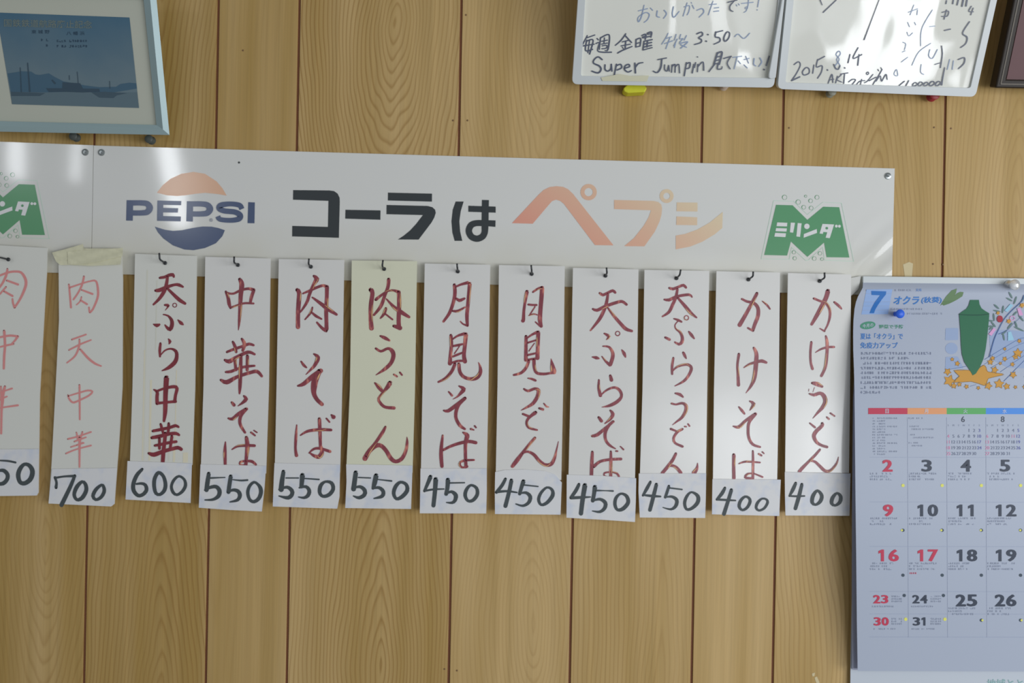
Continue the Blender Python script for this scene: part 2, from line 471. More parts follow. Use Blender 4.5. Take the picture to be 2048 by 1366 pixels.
WOOD = wood_material()
GROOVE = mat('groove_brown', (100, 62, 40), 0.7, noise=.15)
M_sign = None
def sign_material():
    m = mat('sign_laminate', (186, 188, 186), 0.07, 0.5)
    nt = m.node_tree; N = nt.nodes; L = nt.links; b = N['Principled BSDF']
    geo = N.new('ShaderNodeNewGeometry')
    # yellowing along the lower edge and faint blotches
    sep = N.new('ShaderNodeSeparateXYZ'); L.new(geo.outputs['Position'], sep.inputs[0])
    n = N.new('ShaderNodeTexNoise'); n.inputs['Scale'].default_value = 14; L.new(geo.outputs['Position'], n.inputs['Vector'])
    zl = N.new('ShaderNodeMath'); zl.operation = 'MULTIPLY_ADD'; L.new(sep.outputs['X'], zl.inputs[0]); zl.inputs[1].default_value = -0.0105; zl.inputs[2].default_value = 1.866
    df = N.new('ShaderNodeMath'); df.operation = 'SUBTRACT'; L.new(zl.outputs[0], df.inputs[0]); L.new(sep.outputs['Z'], df.inputs[1])
    mr = N.new('ShaderNodeMapRange'); L.new(df.outputs[0], mr.inputs['Value']); mr.inputs['From Min'].default_value = -0.05; mr.inputs['From Max'].default_value = 0.045
    mu = N.new('ShaderNodeMath'); mu.operation = 'MULTIPLY'; L.new(mr.outputs[0], mu.inputs[0]); L.new(n.outputs['Fac'], mu.inputs[1])
    mx = N.new('ShaderNodeMix'); mx.data_type = 'RGBA'; mx.inputs['A'].default_value = alb((181, 181, 178)); mx.inputs['B'].default_value = alb((170, 166, 146))
    L.new(mu.outputs[0], mx.inputs['Factor']); L.new(mx.outputs['Result'], b.inputs['Base Color'])
    # gentle warp, creases at the loose right end
    n2 = N.new('ShaderNodeTexNoise'); n2.inputs['Scale'].default_value = 3.5; n2.inputs['Detail'].default_value = 0; L.new(geo.outputs['Position'], n2.inputs['Vector'])
    wv = N.new('ShaderNodeTexWave'); wv.inputs['Scale'].default_value = 9; wv.inputs['Distortion'].default_value = 2.5; wv.inputs['Detail'].default_value = 1
    mp = N.new('ShaderNodeMapping'); mp.inputs['Rotation'].default_value = (0, math.radians(-48), 0); L.new(geo.outputs['Position'], mp.inputs[0]); L.new(mp.outputs[0], wv.inputs['Vector'])
    mk = N.new('ShaderNodeMapRange'); L.new(sep.outputs['X'], mk.inputs['Value']); mk.inputs['From Min'].default_value = 0.47; mk.inputs['From Max'].default_value = 0.54
    mz = N.new('ShaderNodeMapRange'); L.new(sep.outputs['Z'], mz.inputs['Value']); mz.inputs['From Min'].default_value = 1.95; mz.inputs['From Max'].default_value = 1.84
    mm = N.new('ShaderNodeMath'); mm.operation = 'MULTIPLY'; L.new(mk.outputs[0], mm.inputs[0]); L.new(mz.outputs[0], mm.inputs[1])
    m3 = N.new('ShaderNodeMath'); m3.operation = 'MULTIPLY'; L.new(mm.outputs[0], m3.inputs[0]); L.new(wv.outputs['Fac'], m3.inputs[1])
    ad = N.new('ShaderNodeMath'); ad.operation = 'MULTIPLY_ADD'; L.new(m3.outputs[0], ad.inputs[0]); ad.inputs[1].default_value = 12.0; L.new(n2.outputs['Fac'], ad.inputs[2])
    bp = N.new('ShaderNodeBump'); bp.inputs['Distance'].default_value = 0.00035; L.new(ad.outputs[0], bp.inputs['Height']); L.new(bp.outputs['Normal'], b.inputs['Normal'])
    return m
M_sign = sign_material()
M_plastic = mat('strip_plastic', (182, 181, 178), 0.16, 0.5, bump=0.0003, bscale=9)
M_plastic_old = mat('strip_plastic_streaked', (179, 179, 173), 0.3, 0.4)
M_plastic_yel = mat('strip_plastic_yellowed', (180, 180, 160), 0.3, 0.4, noise=.03, nscale=12)
M_card_yel = mat('strip_back_yellowed', (190, 182, 150), 0.6)
M_card = mat('card_paper', (190, 191, 194), 0.55, 0.3, noise=.025, nscale=25)
def card_ghost():
    nt = M_card.node_tree; N = nt.nodes; L = nt.links
    mx = [n for n in N if n.bl_idname == 'ShaderNodeMix'][0]; n = [n for n in N if n.bl_idname == 'ShaderNodeTexNoise'][0]
    n.inputs['Scale'].default_value = 38
    r = N.new('ShaderNodeValToRGB'); r.color_ramp.elements[0].position = .5; r.color_ramp.elements[1].position = .72
    L.new(n.outputs['Fac'], r.inputs[0]); L.new(r.outputs[0], mx.inputs['Factor'])
    mx.inputs['A'].default_value = alb((181, 181, 182)); mx.inputs['B'].default_value = alb((166, 171, 182))
card_ghost()
M_shade = mat('card_smudge', (180, 184, 196), 0.6, 0.2)
M_red = ink_material('brush_red', (120, 57, 65), (176, 110, 96), 0.2, scale=70)
M_ochre = mat('brush_ochre', (188, 146, 104), .4)
M_red3 = ink_material('brush_red_dark', (112, 44, 52), (122, 54, 58), 0.2)
M_pink = mat('marker_pink', (180, 118, 116), 0.5, 0.3)
M_black = mat('marker_black', (60, 66, 68), 0.5, 0.3, noise=.15, nscale=60)
M_hook = mat('hook_black', (40, 42, 44), 0.4)
M_steel = mat('screw_steel', (140, 145, 145), 0.3, metal=.9)

# ------------------------------------------------------------------ the wall
WALL = Surf(0.0)
def wx_of(px): return P(px, 683, 0).x
wall = obj('wall_back', box(-1.75, 2.05, 0.0022, 0.06, 0, 2.7), GROOVE); tag(wall, kind='structure')
wall['label'] = 'interior wall of grooved light pine panelling'
per = [162, 324, 242.5, 243.5]
edges = [424]
i = 0
while P(edges[-1], 683).x < 2.0: edges.append(edges[-1] + per[i % 4]); i += 1
left = [424]; i = 3
while P(left[-1], 683).x > -1.7: left.append(left[-1] - per[i % 4]); i -= 1
edges = sorted(set(left + edges))
edges = [e + {586: 0, 1152.5: -.5}.get(e, 0) for e in edges]
grain = {   # plank by its middle pixel: two ring centres (px, py, flatness) and strength, tone
    57: ((90, 1070, .22), (60, 150, .12), .8, -.05), 301: ((322, 1500, .13), (330, -260, .10), 1.2, -.08), 505: ((470, -900, .03), (560, 2500, .03), .25, -.02),
    748: ((790, 55, .27), (752, 1330, .16), 1.45, 0.07), 1031: ((1088, 90, .2), (1068, 1240, .2), .62, 0.14), 1274: ((1322, 400, .14), (1310, 1650, .05), .75, .0),
    1477: ((1400, -900, .03), (1560, 2500, .03), .22, .04), 1720: ((1745, 560, .16), (1790, 1500, .13), .85, 0.0), 2000: ((2035, 420, .18), (2010, 1500, .14), .8, .02)}
rg = random.Random(3)
for a, b in zip(edges[:-1], edges[1:]):
    g = 0.0017
    x0, x1 = wx_of(a) + g, wx_of(b) - g
    o = obj('plank', box(x0, x1, 0.0, 0.0022, 0, 2.7), WOOD, wall)
    bv = o.modifiers.new('bevel', 'BEVEL'); bv.width = .0006; bv.segments = 2
    mid = (a + b) / 2; k = min(grain, key=lambda q: abs(q - mid))
    if abs(k - mid) < 60: ga, gb, am, tn = grain[k]
    else:
        ga = (mid + rg.uniform(-40, 40), rg.uniform(-300, 300), .18); gb = (mid + rg.uniform(-40, 40), rg.uniform(1000, 1500), .18); am, tn = rg.uniform(.3, .9), rg.uniform(-.05, .1)
    pa, pb = P(ga[0], ga[1]), P(gb[0], gb[1])
    o['grain_a'] = (pa.x, ga[2], pa.z); o['grain_b'] = (pb.x, gb[2], pb.z); o['grain_c'] = (am, tn, 0.0)
M_nail = mat('nail_head', (98, 74, 48), .5)
for px, py in ((1902, 257), (932, 30), (906, 241), (935, 241), (1578, 256), (1868, 255), (1866, 528), (1886, 529), (889, 1338), (914, 1341), (486, 101)):
    c = P(px, py, 0); obj('nail', lathe(c, (0, -1, 0), [(-.0005, .0013), (.0004, .0013), (.0006, .0008)], 10), M_nail, wall)
M_scuff = mat('tape_residue', (170, 158, 126), .8)
obj('tape_residue', fill([pl('0,5 12,0 20,3 18,30 22,44 4,46 3,25', 1806, 524, 1)], WALL, .0003), M_scuff, wall)
obj('tape_residue', fill([pl('0,2 6,0 5,7 1,8', 1624, 1345, 1)], WALL, .0003), M_scuff, wall)
obj('tape_residue', fill([pl('0,2 5,0 10,12 7,20 2,9', 1629, 1353, 1)], WALL, .0003), M_scuff, wall)

# ------------------------------------------------------------------ sign panels
SIGN = Surf(0.0035)
M_navy = mat('sign_navy', (64, 75, 100), .16); M_charcoal = mat('sign_black', (50, 54, 56), .16)
M_green = mat('sign_green', (80, 128, 94), .16); M_white = mat('sign_white', (200, 204, 200), .16)
M_outline = mat('sign_outline', (160, 182, 168), .16); M_gold_hi = None
def fade_material():
    m = mat('sign_faded_red', (205, 130, 110), .16)
    nt = m.node_tree; N = nt.nodes; L = nt.links; b = N['Principled BSDF']
    geo = N.new('ShaderNodeNewGeometry'); dt = N.new('ShaderNodeVectorMath'); dt.operation = 'DOT_PRODUCT'
    L.new(geo.outputs['Position'], dt.inputs[0]); dt.inputs[1].default_value = (2.6, 0, 4.2)
    mr = N.new('ShaderNodeMapRange'); L.new(dt.outputs['Value'], mr.inputs['Value'])
    lo = P(1035, 495).dot(Vector((2.6, 0, 4.2))); hi = P(1470, 380).dot(Vector((2.6, 0, 4.2)))
    mr.inputs['From Min'].default_value = lo; mr.inputs['From Max'].default_value = hi
    r = N.new('ShaderNodeValToRGB'); L.new(mr.outputs[0], r.inputs[0])
    r.color_ramp.elements[0].color = alb((202, 122, 108)); r.color_ramp.elements[1].color = alb((196, 180, 152))
    e = r.color_ramp.elements.new(.5); e.color = alb((200, 152, 130))
    L.new(r.outputs[0], b.inputs['Base Color']); return m
M_fade = fade_material()
M_peach = mat('sign_peach', (204, 146, 120), .16, noise=.1, nscale=12)

def emblem_m(root, dx, dy):
    o3 = (1460 + dx, 320 + dy, 4.5525)
    obj('emblem_letter', fill([pl('420,408 570,412 705,545 850,425 995,430 1087,888 880,885 857,752 705,882 555,742 520,870 312,865', *o3)], SIGN, .0003), M_green, root)
    obj('emblem_outline', strokes('398,370,4 580,376 705,497 845,385 1015,392 1127,922 862,912 845,800 712,908 690,915 565,800 540,905 285,900 398,370'.replace(' ', ';X ').replace('X', '') if False else ' ; '.join(f'{a} {b}' for a, b in zip('398,370,4 580,376,4 705,497,4 845,385,4 1015,392,4 1127,922,4 862,912,4 845,795,4 715,910,4 690,915,4 562,795,4 540,905,4 285,900,4'.split(), '580,376,4 705,497,4 845,385,4 1015,392,4 1127,922,4 862,912,4 845,795,4 715,910,4 690,915,4 562,795,4 540,905,4 285,900,4 398,370,4'.split())), *o3, SIGN, .0003), M_outline, root)
    w_ = [pl(t, *o3) for t in ('430,568 522,572 519,605 423,602', '420,620 518,623 514,652 414,648', '411,663 510,668 505,702 403,697', '553,570 592,572 575,662 545,658', '616,574 652,577 638,700 604,696', '790,628 792,664 670,708 672,674', '842,582 948,587 908,712 870,707 885,658 850,655 845,673 815,669')]
    dots = {2: ((700, 604, 25),), 3: ((968, 602, 13), (996, 603, 13))}
    for k, ids in enumerate(((0, 1, 2), (3, 4), (5,), (6,))):
        obj('emblem_kana', join(*[fill([w_[i]], SIGN, .0006) for i in ids], *[fill([circle(o3[0] + x / o3[2], o3[1] + y / o3[2], r / o3[2], 14)], SIGN, .0006) for x, y, r in dots.get(k, ())]), M_white, root)
    parts = [fill([circle(o3[0] + 882 / o3[2], o3[1] + 621 / o3[2], 12 / o3[2], 10)], SIGN, .0009)]
    for x, y, r in ((498, 340, 21), (622, 383, 21), (690, 330, 11), (735, 372, 18), (793, 340, 19), (672, 430, 18), (740, 437, 18), (582, 840, 16), (590, 895, 16), (820, 850, 17), (768, 897, 18), (838, 903, 13)):
        cx, cy = o3[0] + x / o3[2], o3[1] + y / o3[2]; r /= o3[2]
        arc = [(cx + r * math.cos(a), cy + r * math.sin(a), .5 + .9 * (1 - abs(a - 3.5) / 1.6)) for a in [1.9 + 3.2 * i / 10 for i in range(11)]]
        parts.append(ribbon(arc, SIGN, .0003))
        parts.append(ribbon([(cx + r * math.cos(a), cy + r * math.sin(a), .35) for a in [-1.2 + 3.1 * i / 8 for i in range(9)]], SIGN, .0003))
    obj('emblem_bubbles', join(*parts), M_green, root)['kind'] = 'stuff'

def screw(px, py, root):
    c = SIGN(px, py)
    o = obj('screw', lathe(c, (0, -1, 0), [(-.003, .0047), (.0003, .0049), (.0014, .0042), (.002, .0022)], 20), M_steel, root)
    s = strokes('-14,-6,5 14,6;-5,13,4 5,-13', px, py, 5, SIGN, .0022)
    obj('slot', s, M_black, o)

sg = thing('menu_signboard', SIGN(990, 570), 'long white laminate soft drink signboard with globe emblem and black and faded orange katakana', 'signboard')
obj('panel', slab([(187.6, 291), (990, 314.5), (1789.5, 337), (1783, 591), (1700, 589), (1130, 573.5), (700, 561), (183, 547)], SIGN, .0018), M_sign, sg)
o2 = (0, 270, 3.902)
GL = [(['988,508 1040,509 1036,669 984,668'], '1030,530,42 1105,530,42 1150,538,46 1168,568,52 1150,600,46 1105,608,42 1030,608,42'), (['1228,511 1275,512 1272,671 1225,670', '1270,512 1415,515 1413,548 1270,545', '1270,568 1390,571 1388,606 1270,604', '1270,632 1412,636 1410,674 1270,671'], ''),
      (['1458,516 1508,517 1505,676 1453,674'], '1498,538,42 1570,538,42 1618,547,46 1638,577,52 1618,608,46 1570,616,42 1498,616,42'), ([], '1888,578,40 1868,548,40 1795,538,38 1725,548,44 1712,572,46 1750,592,42 1835,602,42 1874,628,46 1862,656,42 1795,666,38 1718,658,38 1700,634,40'), (['1937,524 1989,526 1986,689 1932,688'], '')]
for polys, st in GL:
    obj('globe_letter', join(*[fill([pl(t, *o2)], SIGN, .0003 + 6e-5 * i) for i, t in enumerate(polys)], *([strokes(st, *o2, SIGN, .0006, flat=True, step=1.5)] if st else [])), M_navy, sg)
obj('globe_lower', fill([pl('1208,715 1290,740 1350,748 1420,743 1500,726 1580,714 1650,715 1705,726 1755,743 1735,790 1685,845 1600,882 1510,899 1440,894 1350,862 1275,808 1232,760', *o2)], SIGN, .0003), M_navy, sg)
obj('globe_upper', fill([pl('1225,450 1270,392 1330,342 1415,303 1510,288 1600,303 1690,362 1735,415 1769,473 1700,461 1600,451 1530,458 1450,470 1380,476 1300,470', *o2)], SIGN, .0003), M_peach, sg)
obj('registered_mark', text('®', 422, 440, SIGN, h=7), M_navy, sg)
o5 = (500, 290, 3.938)
for polys, st in ((['340,355 625,358 662,363 690,383 706,415 707,450 700,731 332,720 333,637 614,645 618,440 339,431'], ''), (['752,510 1028,515 1027,589 750,580'], ''),
                  (['1087,375 1434,383 1433,446 1086,437', '1076,472 1400,480 1437,490 1458,510 1463,535 1452,570 1430,610 1328,745 1165,744 1210,715 1262,672 1310,620 1362,552 1075,545'], ''),
                  (['1620,445 1683,445 1660,520 1649,600 1655,680 1672,755 1612,755 1594,690 1587,600 1597,510', '1720,478 1935,485 1935,533 1720,526', '1872,592 1934,594 1933,645 1872,640'], '1855,433,54 1853,520,54 1852,600,54 1851,660,53; 1851,655,52 1848,690,50 1830,722,50 1787,738,50 1743,720,50 1724,675,50 1742,632,50 1780,616,48 1830,615,48')):
    obj('black_letter', join(*[fill([pl(t, *o5)], SIGN, .0003 + 6e-5 * i) for i, t in enumerate(polys)], *([strokes(st, *o5, SIGN, .0006, flat=True, step=1.5)] if st else [])), M_charcoal, sg)
o6 = (980, 290, 4.096)
def ring(x, y, a, b): return fill([circle(o6[0] + x / o6[2], o6[1] + y / o6[2], a / o6[2], 28), list(reversed(circle(o6[0] + x / o6[2], o6[1] + y / o6[2], b / o6[2], 28)))], SIGN, .0003)
for polys, rg_ in ((['180,640 400,405 440,368 490,344 545,337 600,343 640,362 680,400 1012,822 860,820 605,482 575,458 542,448 508,460 480,492 350,645'], (808, 386, 67, 34)),
                  (['1017,450 1340,458 1380,467 1403,488 1410,520 1405,570 1390,625 1350,710 1265,830 1100,828 1180,762 1260,660 1298,595 1320,535 1017,525'], (1447, 418, 57, 27)),
                  (['1530,470 1700,472 1700,545 1528,543', '1528,585 1698,592 1697,657 1526,655', '1522,742 1600,728 1700,692 1800,635 1907,548 1903,680 1840,732 1740,792 1640,832 1522,855'], None)):
    obj('faded_letter', join(*[fill([pl(t, *o6)], SIGN, .0003) for t in polys], *([ring(*rg_)] if rg_ else [])), M_fade, sg)
emblem_m(sg, 0, 0)
screw(203, 305, sg); screw(1775.5, 352, sg)
obj('speck', fill([circle(478, 325, 2.2, 8)], SIGN, .0004), M_charcoal, sg)
obj('bent_corner', slab(pl('1700,556 1722,552 1717,578 1702,592', 0, 0, 1), Surf(.0075), .0008), mat('bent_flap', (166, 166, 162), .4), sg)
sg2 = thing('menu_signboard', SIGN(50, 545), 'white laminate signboard cut off by the photo edge, next to the globe emblem signboard', 'signboard')
obj('panel', slab([(-460, 270), (-100, 279.5), (186.4, 290.5), (182, 547), (-100, 541), (-464, 530)], SIGN, .0018), M_sign, sg2)
emblem_m(sg2, -1609, -45)
screw(170.5, 304.5, sg2)

# ------------------------------------------------------------------ menu strips
DS = 0.016
CUTS = [([630, 755], [130]), ([640, 745, 850], [740, 910]), ([603, 670, 750, 846], [240, 440]), ([668, 788, 857], [985, 1200]), ([680, 822], [270, 470]), ([665, 735, 848], [990, 1200]),
        ([660, 768, 845], [260, 460]), ([658, 755, 803, 870], [1000, 1220]), ([655, 742, 815, 887], [235, 450]), ([629, 695, 775, 842, 905], [950, 1170]), ([680, 795, 890], [240, 430]), ([672, 755, 820, 900], [980, 1170])]
def card_part(root, quad, digits, ox, oy, surf, cuts=()):
    c = obj('price_card', slab(quad, surf, .0006, .0014), M_card, root)
    characters('price_digit', stroke_list(digits, ox, oy, 5, surf, .0017, wk=1.14), 0, [ox + q / 5 for q in cuts], M_black, c)
    return c

def strip(words, label, quad, plate_m, ink, data, card, digits, dox, doy, ds=DS, extra=None):
    ycuts, xcuts = CUTS.pop(0)
    s = Surf(ds)
    cx = sum(q[0] for q in quad) / len(quad); by = max(q[1] for q in quad)
    t = thing('menu_strip', P(cx, by, ds), label, 'menu strip', None)
    obj('board', slab(quad, s, .0018), plate_m, t)
    characters('painted_character', [q for k, (ox, oy, d) in enumerate(data) for q in stroke_list(d, ox, oy, 5, s, .0003 + k * 4e-4 * .5)], 1, ycuts, ink, t)
    if ink is M_red:
        o = obj('thin_paint_streaks', join(*[ochre_streaks(d, ox, oy, 5, s, .0012, RS) for ox, oy, d in data]), M_ochre, t); o['kind'] = 'stuff'
    if extra: extra(t, s)
    if card: card_part(t, card, digits, dox, doy, s, xcuts)
    return t

def q5(txt, ox, oy): return pl(txt, ox, oy, 5.0)

def streaks(t, s):
    m1 = mat('streak_dark', (176, 175, 164), .5); m2 = mat('streak_tan', (184, 178, 158), .5)
    for k, (x0, x1, y0, y1, m_) in enumerate(((293, 296, 540, 921, m1), (288, 290, 700, 921, m2), (300, 304, 760, 921, m2), (352, 354, 740, 920, m2), (337, 340, 860, 922, m1), (313, 315, 560, 700, m1), (346, 350, 900, 924, m2), (366, 376, 905, 925, m2))):
        obj('stain_streak', fill([[(x0, y0), (x1, y0), (x1 - 8 * (y1 - y0) / 400, y1), (x0 - 8 * (y1 - y0) / 400, y1)]], s, .00012 + k * 1e-5), m_, t)

# 1: cut off at the left edge
strip('', 'white menu strip cut off by the photo edge, pink marker writing, price ending in 50',
    [(-44, 488), (94.5, 496), (93, 545), (84, 700), (79, 790), (76.5, 985), (73, 991), (-66, 993), (-60, 700)], M_plastic_old, M_pink, [(0, 500, '''75,190,20 60,260,24 20,340,22 -20,390,20; -40,270,18 0,255,20 80,225,22 150,215,22 210,225,24 250,280,28 260,340,28 235,420,26 190,510,22 145,575,22; 145,575,22 130,530,20 125,490,18;
    70,305,20 180,345,22; 60,370,18 0,440,18; 45,415,20 125,460,22; 42,810,26 50,950,24 42,1060,24 38,1185,22; -60,880,18 0,872,20 100,856,22 178,865,24; 178,865,22 150,905,20 110,945,14; 135,940,18 60,955,20 0,970,16 -60,982,16'''),
    (0, 773, '''50,0,22 28,80,34 22,150,34 15,250,24 12,470,20; -60,225,14 0,215,14 60,205,16 178,188,20; -40,150,14 0,130,16 70,100,14; -40,70,14 0,60,14 60,40,14 120,20,18; 10,0,16 10,140,16''')],
    [(-66, 899), (77.5, 898), (76.5, 985), (73, 991), (-66, 993)], '''-40,640,30 -50,740,30; -10,740,14 80,745,18 155,760,18; -50,860,20 0,840,26 40,842,34 75,880,36 70,930,36 30,970,36 -30,975,26; 245,778,30 203,820,38 182,885,40 200,955,36 248,968,38 305,925,42 325,850,42 295,792,36 245,778,30''', 0, 773, ds=.012)
# 2
strip('', 'white menu strip held by wrinkled masking tape, pink marker 肉天中華, price 700',
    [(117, 506), (243.5, 509), (245.5, 560), (244.5, 773), (238, 880), (228.5, 1008), (222, 1013), (97, 1007), (103, 930), (112, 760), (118, 640)], M_plastic_old, M_pink, [(0, 500, '''690,345,18 710,575,20; 700,375,18 820,335,16 900,312,16 960,312,20 980,400,22 975,480,22 930,590,20 900,625,18; 895,622,16 890,575,18; 840,265,20 820,350,20 780,430,18 735,495,18; 820,400,18 925,440,20; 815,470,14 800,515,14 765,548,12; 810,505,18 870,542,20;
    720,895,18 860,845,16; 690,1000,16 810,940,18 910,900,14; 795,895,16 790,970,20 750,1060,18 670,1128,14; 805,995,20 880,1080,24 950,1135,22 1010,1160,16; 795,1350,18 797,1525,18 798,1695,16; 680,1450,14 690,1485,18 730,1525,20 800,1500,18 890,1455,18 925,1415,18 880,1405,18 800,1425,16 685,1460,14'''),
    (0, 773, '''680,525,18 780,500,16 910,455,16; 765,460,14 780,535,18; 825,455,16 800,540,18; 745,550,16 860,508,14; 710,605,14 838,565,14; 770,585,14 830,560,12; 660,670,16 760,630,14 910,590,16; 800,515,30 796,600,22 795,805,16''')],
    [(104, 938), (234, 936), (228.5, 1008), (222, 1013), (97, 1007)], '''560,1010,28 565,960,22 550,910,24; 550,915,20 640,900,18 750,895,24; 748,893,26 700,1010,34 615,1185,38; 820,953,28 768,1005,36 742,1080,32 768,1132,28 820,1115,36 862,1040,36 853,975,32 820,953,28; 1015,985,24 960,1030,32 930,1095,32 958,1132,26 1010,1108,30 1042,1050,32 1035,1000,28 1015,985,24''', 0, 773, ds=.012)
# 3
strip('', 'streaked yellowing menu strip painted 天ぷら中華 (tempura chuka) in dark red, price 600', q5('100,38 718,60 700,1366 672,2150 50,2110 75,1366', 250, 500), M_plastic_old, M_red3, [(250, 500, '''350,278,26 400,270,30 440,252,32 478,248,36 488,268,22; 308,405,30 345,402,40 420,370,34 500,347,28 540,350,34 578,368,22; 425,270,28 415,340,34 393,410,38 345,485,32 285,545,20; 425,385,24 480,440,32 545,500,38 600,535,28; 400,550,22 430,553,30 432,565,18 403,602,6; 385,645,14 430,658,20 465,700,34 470,750,40 450,795,38 420,775,28 400,750,14; 285,742,12 318,755,38 345,745,20; 530,700,12 560,730,36 580,745,18;
    517,552,9 511,566,9 497,572,9 483,566,9 477,552,9 483,538,9 497,532,9 511,538,9 517,552,9; 435,890,12 450,915,32 440,940,10; 355,935,24 348,1000,28 350,1065,20; 350,1060,10 400,1005,16 460,988,20 508,1012,32 518,1062,36 500,1120,42 440,1175,36 370,1208,10'''),
    (250, 773, '''415,-85,52 410,0,50 405,100,46 402,250,42 390,345,26; 290,32,16 322,55,32 320,110,34 322,168,36; 315,48,22 400,18,26 490,2,34 520,20,34 505,90,30 498,150,34; 322,168,30 400,160,26 505,150,30;
    280,445,28 360,430,32 450,410,30 505,392,32 535,405,22; 358,378,26 375,440,28 385,475,22; 438,370,26 435,430,30 430,465,24; 270,512,32 340,500,38 440,475,34 510,470,34 540,485,24; 300,590,26 350,582,30 440,562,30 512,552,28; 345,520,28 345,620,28; 470,500,30 452,620,28; 240,668,28 290,682,44 380,650,38 470,625,36 530,612,38 562,628,34; 405,470,36 395,560,36 385,650,40 378,750,38''')],
    q5('25,745 340,757 668,770 655,1165 5,1130', 250, 773), '''172,828,26 120,885,34 85,970,36 87,1040,36 130,1090,32 180,1080,32 215,1035,34 203,985,30 165,970,24 115,975,18; 335,862,32 297,920,34 292,1000,34 310,1068,30 350,1080,28 393,1040,34 405,975,34 382,895,30 335,862,32; 540,897,22 490,935,26 464,1000,26 482,1060,28 520,1083,24 573,1050,28 605,990,30 592,930,24 540,897,22''', 250, 773, extra=streaks)
# 4
strip('', 'white menu strip painted 中華そば (chuka soba) in red, price 550', q5('803,68 1455,85 1438,1366 1410,2235 758,2200 785,1366', 250, 500), M_plastic, M_red, [(250, 500, '''1150,295,38 1168,345,50 1158,450,44 1150,600,36 1142,720,26 1134,800,8; 1010,418,26 1032,480,34 1042,540,36 1055,580,22; 1015,427,22 1080,437,22 1160,402,26 1235,387,28 1285,400,38; 1288,405,32 1265,470,34 1253,530,26; 1055,578,22 1130,550,20 1200,532,22 1285,535,20;
    1020,1020,24 1090,992,28 1180,962,28 1240,940,30 1285,952,24; 1080,920,26 1102,970,32 1112,1020,26; 1170,890,26 1195,940,38 1178,1005,28; 1000,1100,26 1042,1115,44 1120,1070,34 1230,1022,34 1295,1042,24; 1100,1100,32 1108,1200,28; 1160,1060,30 1155,1220,38 1150,1365,34 1145,1435,18; 1225,1060,32 1222,1200,30; 1010,1220,24 1060,1215,30 1150,1180,26 1220,1165,28 1295,1158,22; 960,1300,26 1018,1322,46 1120,1270,34 1240,1230,34 1320,1215,36 1368,1262,26;'''),
    (250, 773, '''1070,160,26 1090,185,34; 1190,95,20 1212,125,40 1180,160,28 1130,195,8; 1035,318,20 1075,325,34 1140,270,34 1215,225,32; 1205,230,38 1160,290,34 1148,350,32 1162,400,30 1200,460,24; 1290,440,14 1320,460,14; 1262,460,22 1300,490,18; 1005,555,12 1000,640,32 1002,775,30; 1070,630,12 1130,597,24 1220,590,30 1295,592,28; 1215,510,34 1225,600,44 1215,700,34 1208,785,34; 1200,745,20 1155,755,24 1152,782,18 1205,790,20; 1215,745,22 1270,750,30 1308,780,24''')],
    q5('755,778 1075,785 1410,795 1395,1010 1368,1250 1050,1235 738,1212', 250, 773), '''838,872,34 825,960,40 815,1035,38; 800,1035,18 850,1010,28 910,1002,34 945,1042,38 935,1095,36 880,1130,24 800,1135,12; 860,915,16 940,912,12 1000,910,10; 1058,900,36 1045,980,36 1035,1055,36; 1030,1055,18 1080,1035,26 1130,1047,34 1150,1088,36 1125,1135,28 1050,1155,12; 1080,932,10 1160,940,16 1225,936,16; 1290,957,24 1247,995,28 1228,1060,30 1247,1130,28 1290,1152,30 1338,1120,34 1360,1060,36 1352,1010,34 1325,975,24 1290,957,24''', 250, 773)
# 5
strip('', 'white menu strip painted 肉そば (niku soba) in red, price 550', q5('88,90 742,100 722,1366 700,2225 48,2205 65,1366', 540, 500), M_plastic, M_red, [(540, 500, '''275,400,42 292,430,44 287,530,46 280,640,42 280,770,44; 330,435,18 400,405,26 480,370,28 535,355,28 570,372,38; 570,370,40 568,480,38 562,600,40 565,730,38 565,790,42; 560,808,34 520,780,30 470,725,20; 440,260,26 468,290,50 440,340,34 400,430,32 370,520,30 320,600,20 300,625,14; 425,475,18 500,530,34 580,590,42 665,645,26; 425,575,18 405,630,22 350,695,14; 415,622,18 460,660,28 515,690,18;
    312,1115,18 340,1155,28 365,1175,16; 440,1040,18 480,1075,42 450,1150,34 410,1195,24 360,1245,8; 280,1358,20 335,1340,40 430,1262,48 508,1208,46; 492,1215,52 455,1290,66 440,1365,62 440,1435,46 470,1495,40 520,1543,38'''),
    (540, 773, '''615,285,18 635,305,44; 565,320,18 595,355,18; 268,385,12 260,500,28 255,620,26 265,690,34; 305,488,14 380,447,28 500,432,32 610,435,28; 495,325,34 500,450,34 505,600,30; 390,665,12 440,625,24 500,620,28 600,650,30; 400,665,16 440,692,30 490,703,44 520,660,42 515,600,18''')],
    q5('45,765 700,782 695,1100 672,1222 28,1200 38,900', 540, 773), '''135,852,34 120,950,42 112,1030,46; 90,1030,14 170,1007,28 218,1040,36 220,1080,36 180,1113,34 90,1095,12; 160,915,12 285,915,12; 325,890,44 315,1000,36; 295,1012,16 360,1002,28 393,1042,34 380,1090,34 340,1113,24 285,1105,10; 350,920,12 490,930,14; 555,952,22 508,990,34 497,1060,32 530,1098,28 590,1083,34 632,1025,34 615,965,32 555,952,22''', 540, 773)
